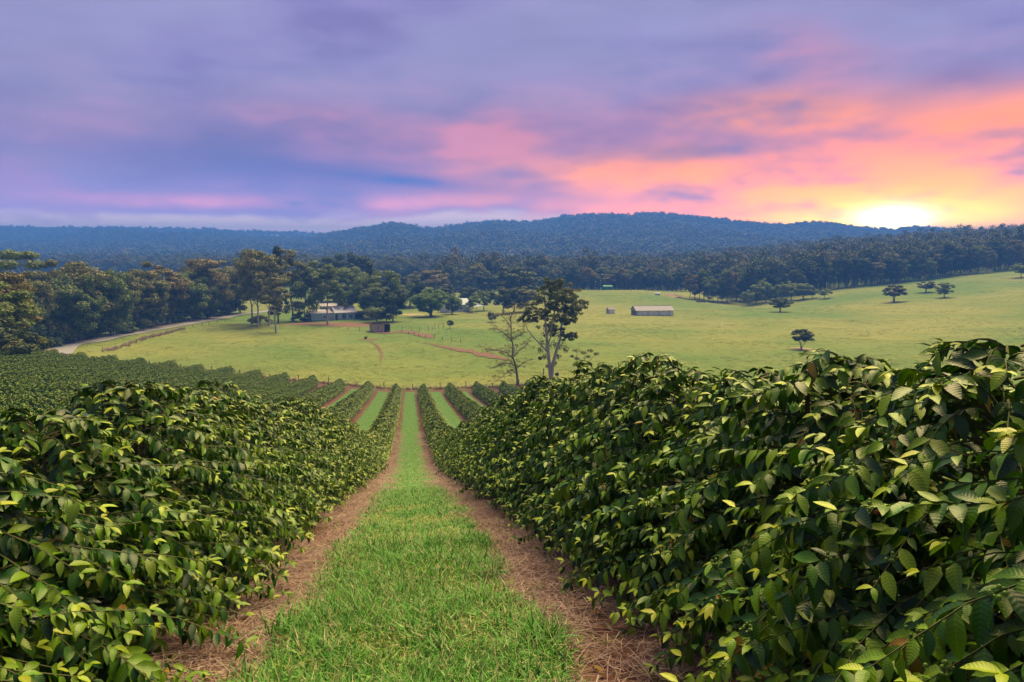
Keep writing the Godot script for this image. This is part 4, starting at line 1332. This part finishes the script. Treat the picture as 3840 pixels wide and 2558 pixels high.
func trees() -> void:
	tree_kinds()
	var r := RandomNumberGenerator.new()
	r.seed = 55
	# [kind, px, distance (0: base row given), base row, top row, width in pixels, name, label, group]
	var belt_l := "brown-green tree of the dense roadside belt"
	var belt_g := "trees of the roadside belt"
	var clump_l := "tree in the clump round the farmhouse"
	var clump_g := "trees round the farmhouse"
	var list := [
		["tier", 17, 228, 0, 249, 50, "umbrella_tree", "tall green tree with tiered crown at the open end of the roadside belt", ""],
		["belt2", 22, 208, 0, 281, 44, "belt_tree", belt_l, belt_g], ["belt1", 2, 214, 0, 290, 40, "belt_tree", belt_l, belt_g], ["leafy0", -14, 220, 0, 268, 44, "belt_tree", belt_l, belt_g],
		["leafy1", 15.5, 0, 335, 301, 20, "young_tree", "small bright green tree in front of the roadside belt", ""],
		["belt0", 58, 226, 0, 259, 46, "belt_tree", belt_l, belt_g], ["gum0", 40, 222, 0, 270, 34, "belt_tree", belt_l, belt_g],
		["gum2", 92, 224, 0, 259.5, 50, "belt_tree", belt_l, belt_g], ["belt0", 76, 236, 0, 262, 40, "belt_tree", belt_l, belt_g],
		["belt2", 112, 228, 0, 268, 34, "belt_tree", belt_l, belt_g], ["gum0", 122, 236, 0, 272, 30, "belt_tree", belt_l, belt_g],
		["belt0", 144, 244, 0, 261, 42, "belt_tree", belt_l, belt_g], ["gum1", 168, 250, 0, 265, 40, "belt_tree", "tree with orange tinted leaves in the roadside belt", ""],
		["gum2", 138, 0, 331, 277, 28, "leaning_gum", "gum tree with a crooked pale trunk in front of the roadside belt", ""],
		["belt1", 207, 272, 0, 258, 44, "belt_tree", belt_l, belt_g], ["belt0", 228, 284, 0, 260, 40, "belt_tree", belt_l, belt_g], ["belt2", 190, 266, 0, 270, 36, "belt_tree", belt_l, belt_g],
		["gum0", 251, 282, 0, 248, 34, "belt_tree", belt_l, belt_g], ["belt0", 240, 270, 0, 272, 30, "belt_tree", belt_l, belt_g],
		["gum2", 257, 262, 0, 249, 34, "house_tree", "tall thin olive gum tree by the bend of the road", "tall gums by the bend of the road"], ["gum0", 268, 268, 0, 254, 30, "house_tree", "tall thin olive gum tree by the bend of the road", "tall gums by the bend of the road"],
		["cone", 277.5, 285, 0, 245, 18, "pine_tree", "tall dark pointed pine rising above the gum trees", ""],
		["slim", 293, 0, 321, 248, 26, "house_tree", "tall gum tree with a long bare pale trunk beside the farmhouse", ""],
		["slim", 276, 0, 332.6, 277, 24, "pasture_tree", "narrow green tree with a dark trunk standing on the pasture edge", ""],
		["belt2", 304, 300, 0, 266, 30, "house_tree", clump_l, clump_g], ["slim_green", 316, 305, 0, 260, 28, "house_tree", clump_l, clump_g],
		["slim_green", 328, 0, 325, 264, 27, "house_tree", "narrow green tree growing right in front of the farmhouse wall", ""],
		["dark0", 334, 420, 0, 256, 30, "dark_tree", "tall dark tree far behind the farmhouse", "dark trees far behind the farmhouse"], ["dark1", 345, 430, 0, 251, 30, "dark_tree", "tall dark tree far behind the farmhouse", "dark trees far behind the farmhouse"], ["dark2", 357, 425, 0, 253, 26, "dark_tree", "tall dark tree far behind the farmhouse", "dark trees far behind the farmhouse"], ["dark0", 322, 415, 0, 262, 24, "dark_tree", "tall dark tree far behind the farmhouse", "dark trees far behind the farmhouse"],
		["leafy0", 350, 330, 0, 266, 30, "house_tree", clump_l, clump_g], ["leafy1", 345, 312, 0, 284, 18, "house_tree", "yellow-green tree over the farmhouse roof", ""],
		["cone", 369.5, 350, 0, 261, 18, "pine_tree", "dark pointed pine behind the farmhouse roof", ""], ["leafy2", 364, 315, 0, 275, 26, "house_tree", clump_l, clump_g],
		["leafy0", 383, 320, 0, 269, 26, "house_tree", clump_l, clump_g], ["belt2", 373, 308, 0, 282, 24, "house_tree", clump_l, clump_g],
		["dark1", 393, 0, 321.8, 287.5, 26, "dark_tree", "rounded dark green tree beside the farmhouse verandah", ""],
		["bush1", 377, 0, 323, 306, 23, "yard_bush", "grey-green bush beside the farmhouse verandah", ""], ["dark2", 386, 296, 0, 296, 18, "dark_tree", clump_l, clump_g],
		["dark1", 410, 380, 0, 277, 28, "dark_tree", "broad dark tree behind the round tree", ""], ["leafy2", 400, 372, 0, 284, 20, "house_tree", clump_l, clump_g],
		["dome", 431, 0, 316.3, 286.7, 30.5, "round_tree", "large neatly round dense tree on a short trunk", ""],
		["dome", 452, 0, 314.2, 293.5, 15.5, "round_tree", "smaller rounded tree beside the large round tree", ""],
		["vase", 450, 0, 328.9, 320, 7, "sapling", "small dark sapling alone on the slope below the round trees", ""],
		["leafy1", 472, 0, 312.6, 293, 12, "young_tree", "slender yellow-green young tree near the cottage", ""], ["leafy2", 484, 0, 310.5, 289.6, 14, "young_tree", "green young tree between the cottage and the dark clump", ""],
		["dark2", 468, 372, 0, 286, 18, "dark_tree", "dark tree behind the cottage", "dark trees behind the cottage"], ["dark0", 444, 400, 0, 284, 20, "dark_tree", "dark tree behind the cottage", "dark trees behind the cottage"],
		["belt1", 436, 450, 0, 270, 26, "wood_tree", "dull brownish tree at the edge of the valley wood", "brownish trees at the edge of the valley wood"], ["belt0", 418, 455, 0, 271, 22, "wood_tree", "dull brownish tree at the edge of the valley wood", "brownish trees at the edge of the valley wood"],
		["gum2", 474, 480, 0, 262, 22, "wood_tree", "tall pale stemmed tree rising over the cottage", ""], ["dark1", 486, 470, 0, 272, 22, "dark_tree", "dark tree behind the cottage", "dark trees behind the cottage"],
		["dark0", 518, 430, 0, 266, 40, "dark_tree", "large spreading dark tree behind the two gum trees", ""], ["dark2", 503, 335, 0, 286, 24, "dark_tree", "dark clump tree left behind the bare tree", "dark clump behind the bare tree"], ["dark1", 514, 340, 0, 287, 20, "dark_tree", "dark clump tree left behind the bare tree", "dark clump behind the bare tree"],
		["belt0", 527, 0, 312, 286, 26, "wood_tree", "olive tree behind the leafy gum tree", ""], ["bush0", 492, 0, 322, 311.4, 11, "grey_shrub", "grey leggy shrub near the bare tree", ""],
		["bush2", 300, 0, 321.5, 311, 16, "yard_bush", "dark bush against the farmhouse wall end", ""], ["bush0", 260, 0, 325.5, 314.5, 18, "thorn_tree", "low spreading brownish tree on the pasture edge", ""],
		["bush1", 54, 0, 347, 340.5, 17, "yellow_bush", "low yellow-green bush at the end of the coffee rows", ""],
		["dome_dark", 780, 0, 312, 297, 19, "parasol_tree", "dark flat topped tree alone on the open pasture", ""],
		["vase", 801, 0, 349.5, 328.4, 21, "vase_tree", "small vase shaped tree with several thin stems", ""],
		["two_leg", 894, 0, 302, 284.5, 17, "paddock_tree", "dark tree on two stout trunks on the rising pasture", ""],
		["two_leg", 926, 0, 292.5, 281, 15, "paddock_tree", "small grey tree near the wood on the rising pasture", ""], ["leafy0", 944, 0, 297.5, 282, 13, "paddock_tree", "upright grey-green tree on the rising pasture", ""],
		["gum0", 919, 0, 281, 271, 12, "paddock_tree", "thin pale tree at the wood edge on the rising pasture", ""], ["leafy1", 1021, 0, 277.5, 263, 14, "paddock_tree", "pale green tree at the top of the rising pasture", ""],
	]
	for q in list:
		var at: Vector3
		if q[2] == 0: at = hit(q[1], q[3])
		else: at = spot(q[1], q[2])
		if q[6] == "belt_tree" and q[1] > 20 and q[1] < 246: at = spot(q[1], maxf(q[2], road_t(q[1]) + r.randf_range(7, 12)))
		var t := ahead(at)
		put(q[0], q[6], at, maxf(tall(at, q[4]), 1.0), q[5] * t / FOCAL * 1.32, q[7], q[8], r)
	for k in 16:
		var px := lerpf(-16, 236, (k + r.randf()) / 16.0)
		var at := spot(px, road_t(px) + r.randf_range(7, 16))
		put(["belt0", "belt1", "belt2", "leafy0"][r.randi() % 4], "belt_tree", at, tall(at, r.randf_range(270, 284)), r.randf_range(11, 15), belt_l, belt_g, r)
	# understorey of the belt
	for k in 46:
		var px := lerpf(-20, 240, (k + r.randf()) / 46.0)
		var t := road_t(px) + r.randf_range(8.5, 15) - (10.0 if px < 30 else 0.0)
		var at := spot(px, t)
		put("bush%d" % (r.randi() % 3), "belt_shrub", at, r.randf_range(4.0, 9.5), r.randf_range(7.0, 11.0), "leafy shrub at the foot of the roadside tree belt", "shrubs under the roadside belt", r)
	# pale willows at the dip of the right-hand pasture
	for q in [[748, 440, 290, 16], [756, 446, 284, 18], [766, 452, 278, 20], [779, 450, 282, 20], [791, 446, 281, 22], [803, 442, 283, 20], [824, 432, 288, 14], [812, 440, 288, 14]]:
		var at := spot(q[0], q[1])
		put("leafy%d" % (1 if r.randf() < 0.6 else 0), "willow_tree", at, maxf(tall(at, q[2]), 4.0), q[3] * q[1] / FOCAL, "pale green rounded tree in the dip below the dark wood", "pale trees in the dip of the pasture", r)
	# trees along the near edge of the valley wood and of the hillside wood
	var n := 0
	for k in 44:
		var px := 552.0 + k * 4.6
		var t := r.randf_range(528, 556) if px < 690 else r.randf_range(455, 475)
		var at := spot(px, t)
		put(["dark0", "belt0", "belt2", "gum1", "leafy0", "dark2"][r.randi() % 6], "wood_tree", at, tall(at, r.randf_range(266, 277)), r.randf_range(14, 20) * t / FOCAL, "tree on the near edge of the valley wood", "edge trees of the valley wood", r)
	for k in 34:
		var f := k / 33.0
		var px := lerpf(760, 1045, f)
		var t := lerpf(462, 520, f) + r.randf_range(0, 10)
		var at := spot(px, t)
		put(["dark0", "belt0", "belt2", "leafy2", "belt1", "dark2"][r.randi() % 6], "wood_tree", at, r.randf_range(15, 22), r.randf_range(11, 16), "tree on the near edge of the hillside wood", "edge trees of the hillside wood", r)
	special_trees(r)

func special_trees(r: RandomNumberGenerator) -> void:
	# big leafy gum hung with creeper
	var at := hit(551, 381)
	var h := tall(at, 281.5)
	var u := ahead(at) / FOCAL
	var o := base("creeper_gum", at, 0.0)
	tag(o, "big leafy gum tree with pale forking limbs and dark creeper on its trunk", "tree")
	var ya := -deg_to_rad(YAW)
	var wood := MB.new()
	var crown := MB.new()
	var vine := MB.new()
	var pale := Color(0.36, 0.31, 0.27)
	var leafc := [Color(0.07, 0.10, 0.022), Color(0.095, 0.12, 0.028), Color(0.06, 0.085, 0.02), Color(0.12, 0.13, 0.035)]
	var q := func(px: float, py: float, dz: float) -> Vector3: return Basis(Vector3.UP, ya) * Vector3((px - 551.0) * u, (381.0 - py) * u, dz)
	# limbs given as rows of (column, row, depth)
	var limbs := [
		[[551, 382, 0], [549.5, 366, 0.2], [548, 352, 0.4], [546.5, 338, 0.2], [545, 322, 0.5], [545, 305, 0.2], [543, 290, 0]],
		[[551, 382, 0.2], [552.5, 364, 0.3], [556, 350, 0.5], [560, 338, 0.2], [561, 324, 0.4], [565, 308, 0.2], [566, 290, 0.2]],
		[[548, 352, 0.2], [541, 344, 0.6], [533, 336, 0.8], [527, 328, 1.0], [524, 318, 1.2]],
		[[556, 352, 0], [560, 346, -0.5], [563, 341, -0.8], [571, 334, -1.0]],
		[[546, 336, 0], [551, 322, -0.6], [555, 310, -1.2], [556, 292, -1.5]],
		[[562, 322, 0], [570, 314, 0.8], [577, 304, 1.4]],
		[[545, 316, 0], [538, 310, 0.8], [530, 306, 1.5]],
		[[547, 345, 0], [550, 335, 1.6], [551, 322, 2.4], [553, 308, 2.6]],
	]
	for k in limbs.size():
		var pts := []
		var rad := []
		for i in limbs[k].size():
			var e = limbs[k][i]
			pts.append(q.call(e[0], e[1], e[2]))
			rad.append((0.42 if k < 2 else 0.20) * lerpf(1.0, 0.22, float(i) / (limbs[k].size() - 1)))
		wood.tube(pts, rad, 8, pale)
	for c in [[543, 288, 10], [556, 286, 9], [566, 287, 9], [550, 295, 10], [562, 297, 10], [573, 300, 9], [578, 304, 8], [540, 300, 8], [531, 305, 8], [526, 312, 7], [522, 318, 6], [553, 308, 8], [565, 308, 9], [574, 312, 8], [547, 318, 7], [560, 318, 8], [569, 322, 7], [556, 329, 7], [566, 334, 6], [573, 334, 5], [536, 318, 6], [560, 281.5, 5], [548, 282, 5], [570, 292, 6], [583, 303, 4], [557, 302, 9], [569, 298, 9], [545, 310, 7], [563, 313, 9], [551, 326, 7], [572, 306, 8], [558, 292, 9]]:
		var dz := r.randf_range(-2.5, 2.5)
		var p: Vector3 = q.call(c[0], c[1], dz)
		var rr: float = c[2] * u * 0.62
		for i in 11:
			var p2 := p + Vector3(r.randfn(), r.randfn() * 0.75, r.randfn()) * rr * 0.85
			wood.tube([p - Vector3(0, rr * 0.4, 0), p.lerp(p2, 0.6) + Vector3(0, 0.1, 0), p2], [0.05, 0.03, 0.012], 3, pale)
			leaf_ball(crown, r, p2, Vector3(rr, rr * 0.6, rr) * r.randf_range(0.45, 0.9), 105, 0.14, leafc)
	for i in 8:
		leaf_ball(crown, r, q.call(572.0 + r.randfn() * 3, 289.0 + r.randfn() * 3, 0.5), Vector3.ONE * 0.5, 12, 0.16, [Color(0.16, 0.085, 0.02), Color(0.13, 0.09, 0.02)])
	for c in [[545, 334, 7], [541, 342, 6], [548, 345, 6], [540, 350, 5], [555, 343, 7], [562, 345, 7], [566, 349, 5], [545, 356, 5], [558, 356, 5], [548, 366, 4], [554, 363, 4], [557, 374, 3], [540, 358, 3], [546, 326, 6], [558, 334, 6]]:
		var rr: float = c[2] * u * 0.8
		leaf_ball(vine, r, q.call(c[0], c[1], r.randf_range(-0.8, 0.2)), Vector3(rr, rr, rr * 0.7), 120, 0.15, [Color(0.020, 0.034, 0.012), Color(0.03, 0.046, 0.015)])
	part("trunk", wood.mesh(mats.bark, true), o)
	part("crown", crown.mesh(mats.foliage), o)
	part("creeper", vine.mesh(mats.foliage), o)
	# nearly bare, wide twiggy tree
	at = hit(517.5, 386)
	u = ahead(at) / FOCAL
	o = base("bare_tree", at, 0.0)
	tag(o, "thin half bare tree with spreading grey twigs beside the leafy gum", "tree")
	wood = MB.new()
	crown = MB.new()
	var twig := Color(0.20, 0.165, 0.13)
	var q2 := func(px: float, py: float, dz: float) -> Vector3: return Basis(Vector3.UP, ya) * Vector3((px - 517.5) * u, (386.0 - py) * u, dz)
	var bl := [
		[[517.5, 388, 0], [517.2, 376, 0.1], [515.5, 365, 0], [512.5, 356, 0.2], [513, 345, 0], [511, 336, 0.2], [511, 322, 0], [509, 310, 0.2]],
		[[515.5, 366, 0], [510, 362, 0.8], [503, 362, 1.2], [496, 365, 1.5], [490, 367, 1.8]],
		[[512.5, 358, 0], [507, 352, -0.5], [499, 350, -0.9], [488, 351, -1.4], [482, 346, -1.6]],
		[[513, 342, 0], [506, 333, 0.6], [499, 328, 1.0], [494, 326, 1.2]],
		[[511, 338, 0], [519, 334, 0.8], [524, 331, 1.2], [524, 322, 1.6]],
		[[514, 356, 0], [519, 350, -1.0], [526, 346, -1.6], [530, 340, -2.0]],
		[[517, 374, 0], [511, 368, 1.0], [503, 374, 2.0], [492, 382, 2.4]],
		[[516, 368, 0], [523, 362, 1.0], [529, 358, 1.6]],
		[[511, 326, 0], [505, 318, -0.8], [498, 312, -1.2]],
		[[510, 318, 0], [514, 308, 0.8], [515, 302, 1.0]],
	]
	for k in bl.size():
		var pts := []
		var rad := []
		for i in bl[k].size():
			var e = bl[k][i]
			pts.append(q2.call(e[0], e[1], e[2]))
			rad.append((0.26 if k == 0 else 0.11) * lerpf(1.0, 0.25, float(i) / (bl[k].size() - 1)))
		wood.tube(pts, rad, 7, twig)
		for i in range(2 if k == 0 else 1, pts.size()):
			for j in 9:
				var p: Vector3 = pts[i - 1].lerp(pts[i], r.randf())
				if k == 0 and i < 4: continue
				var d := Vector3(r.randfn(), r.randf_range(-0.25, 0.7), r.randfn()).normalized()
				var l := r.randf_range(0.6, 1.7)
				var e1 := p + d * l * 0.5 + Vector3(0, 0.1, 0)
				var e2 := p + d * l
				wood.tube([p, e1, e2], [0.03, 0.02, 0.008], 3, twig)
				for m in 3:
					var f := e1.lerp(e2, r.randf())
					var dd := (d + Vector3(r.randfn(), r.randfn() * 0.5, r.randfn()) * 0.7).normalized()
					wood.tube([f, f + dd * l * 0.4], [0.014, 0.006], 3, twig)
				leaf_ball(crown, r, e2, Vector3(0.6, 0.28, 0.6), 22, 0.085, [Color(0.14, 0.115, 0.05), Color(0.10, 0.10, 0.04), Color(0.17, 0.13, 0.07)])
	part("trunk", wood.mesh(mats.bark, true), o)
	part("crown", crown.mesh(mats.foliage), o)
	# small leaning tree right of the gum
	at = hit(577, 377.5)
	u = ahead(at) / FOCAL
	o = base("leaning_sapling", at, 0.0)
	tag(o, "small dark tree with leaning stems and flat leaf pads beside the leafy gum", "tree")
	wood = MB.new()
	crown = MB.new()
	var q3 := func(px: float, py: float, dz: float) -> Vector3: return Basis(Vector3.UP, ya) * Vector3((px - 577.0) * u, (377.5 - py) * u, dz)
	for l in [[[577, 379], [578, 368], [576, 358], [577, 351]], [[577.5, 372], [584, 366], [590, 360], [595, 354]], [[578, 366], [583, 358], [588, 352]]]:
		var pts := []
		for e in l: pts.append(q3.call(e[0], e[1], r.randf_range(-0.3, 0.3)))
		var rad := []
		for i in pts.size(): rad.append(lerpf(0.12, 0.035, float(i) / (pts.size() - 1)))
		wood.tube(pts, rad, 6, twig)
	for c in [[576, 350, 6], [583, 352, 5], [590, 349.5, 5], [596, 353, 4.5], [588, 356, 4], [577, 358, 5], [572, 356, 3.5], [580, 367, 4.5], [586, 366, 3.5], [575, 364, 4]]:
		var rr: float = c[2] * u * 0.8
		leaf_ball(crown, r, q3.call(c[0], c[1], r.randf_range(-0.6, 0.6)), Vector3(rr, rr * 0.5, rr), 110, 0.13, [Color(0.030, 0.048, 0.015), Color(0.045, 0.065, 0.018)])
	part("trunk", wood.mesh(mats.bark, true), o)
	part("crown", crown.mesh(mats.foliage), o)

# ------------------------------------------------------------------ woods on the hills
func woods() -> void:
	var r := RandomNumberGenerator.new()
	r.seed = 31
	var crowns := []
	var white := [Color(1, 1, 1), Color(0.8, 0.85, 0.8), Color(0.95, 1.0, 0.9)]
	for k in 4:
		var mb := MB.new()
		var tr := MB.new()
		for c in 9:
			var d := Vector3(r.randfn(), absf(r.randfn()) * 0.6, r.randfn()).normalized() * pow(r.randf(), 0.5)
			leaf_ball(mb, r, Vector3(d.x * 5.0, 10.5 + d.y * 6.0 + r.randf_range(-1.5, 1.0), d.z * 5.0), Vector3(2.6, 1.9, 2.6), 76, 0.48, white, 0.7)
		leaf_ball(mb, r, Vector3(0, 6.5, 0), Vector3(3.6, 3.4, 3.6), 60, 0.8, white)
		for s in 2:
			var b := Vector3(r.randf_range(-2, 2), 0, r.randf_range(-2, 2))
			mb.tube([b + Vector3(0, -1, 0), b * 1.3 + Vector3(0, 11, 0)], [0.3, 0.15], 4, Color(1, 1, 1))
		crowns.append(mb.mesh(mats.wood_crown))
	var low := []
	for k in 3:
		var mb := MB.new()
		for c in 6:
			var d := Vector3(r.randfn(), absf(r.randfn()) * 0.6, r.randfn()).normalized() * pow(r.randf(), 0.5)
			leaf_ball(mb, r, Vector3(d.x * 5.0, 9.5 + d.y * 6.0, d.z * 5.0), Vector3(3.0, 2.2, 3.0), 20, 1.15, white, 0.8)
		low.append(mb.mesh(mats.wood_crown))
	var tones := [Color(0.055, 0.080, 0.024), Color(0.075, 0.095, 0.028), Color(0.042, 0.064, 0.022), Color(0.095, 0.11, 0.034), Color(0.105, 0.092, 0.036)]
	var sets := {"hillside_wood": ["dense dark wood climbing the right-hand hillside behind the pasture", [], []], "valley_wood": ["dark wooded valley floor behind the pasture and farm", [], []], "ridge_forest": ["hazy blue forest covering the long ridge", [], []], "far_ridge_forest": ["violet haze covered forest on the most distant ridge", [], []]}
	var t := 470.0
	while t < 3600.0:
		var gap := 8.5 + 5.0 * smoothstep(600, 2400, t) + (7.0 if t > 2880 else 0.0)
		var s := -0.86 * t
		var s1 := 0.86 * t
		if t > 2880: s1 = -0.13 * t
		while s < s1:
			var tt := t + r.randf_range(-0.5, 0.5) * gap
			var ss := s + r.randf_range(-0.5, 0.5) * gap
			s += gap * r.randf_range(0.8, 1.2)
			var u := ss / tt
			var px := 512.0 + FOCAL * u
			# where woods begin
			var start := 560.0
			if px > 690: start = lerpf(560, 470, smoothstep(690, 740, px)) + 55.0 * smoothstep(760, 1045, px)
			if px < 560: start = lerpf(505, 560, smoothstep(440, 560, px))
			if px < 440: start = 640.0 if px > 230 else 820.0
			if tt < start: continue
			if px > 350 and tt > 2860: continue
			if tt > 3580: continue
			if px < 350 and tt > 820 and tt < 2300 and noise_b.get_noise_2d(ss * 1.6 + 500, tt * 1.1) > 0.30: continue
			var p := from_st(ss, tt)
			var k := r.randf_range(0.8, 1.45) * (1.05 if tt < 1000 else (1.2 if tt < 2880 else 1.4))
			var hi := 1.05 if tt < 1000 else 0.95
			var name_of := "hillside_wood" if px > 690 and tt < 950 else ("valley_wood" if tt < 1150 else ("ridge_forest" if tt < 2880 else "far_ridge_forest"))
			sets[name_of][1].append(Transform3D(Basis(Vector3.UP, r.randf() * TAU).scaled(Vector3(k, k * hi * r.randf_range(0.8, 1.25), k)), p))
			var c: Color = tones[r.randi() % 5]
			var kk := r.randf_range(0.7, 1.35)
			sets[name_of][2].append(Color(c.r * kk, c.g * kk, c.b * kk))
		t += gap
	for name_of in sets:
		var e = sets[name_of]
		var o := Node3D.new()
		o.name = name_of
		add_child(o)
		tag(o, e[0], "forest", "", "stuff")
		var ms: Array = crowns if name_of in ["hillside_wood", "valley_wood"] else low
		for m in ms.size():
			var sp := []
			var tn := []
			for k in range(m, e[1].size(), ms.size()):
				sp.append(e[1][k]); tn.append(e[2][k])
			copies("trees", ms[m], sp, tn, o)
		print(name_of, " ", e[1].size())
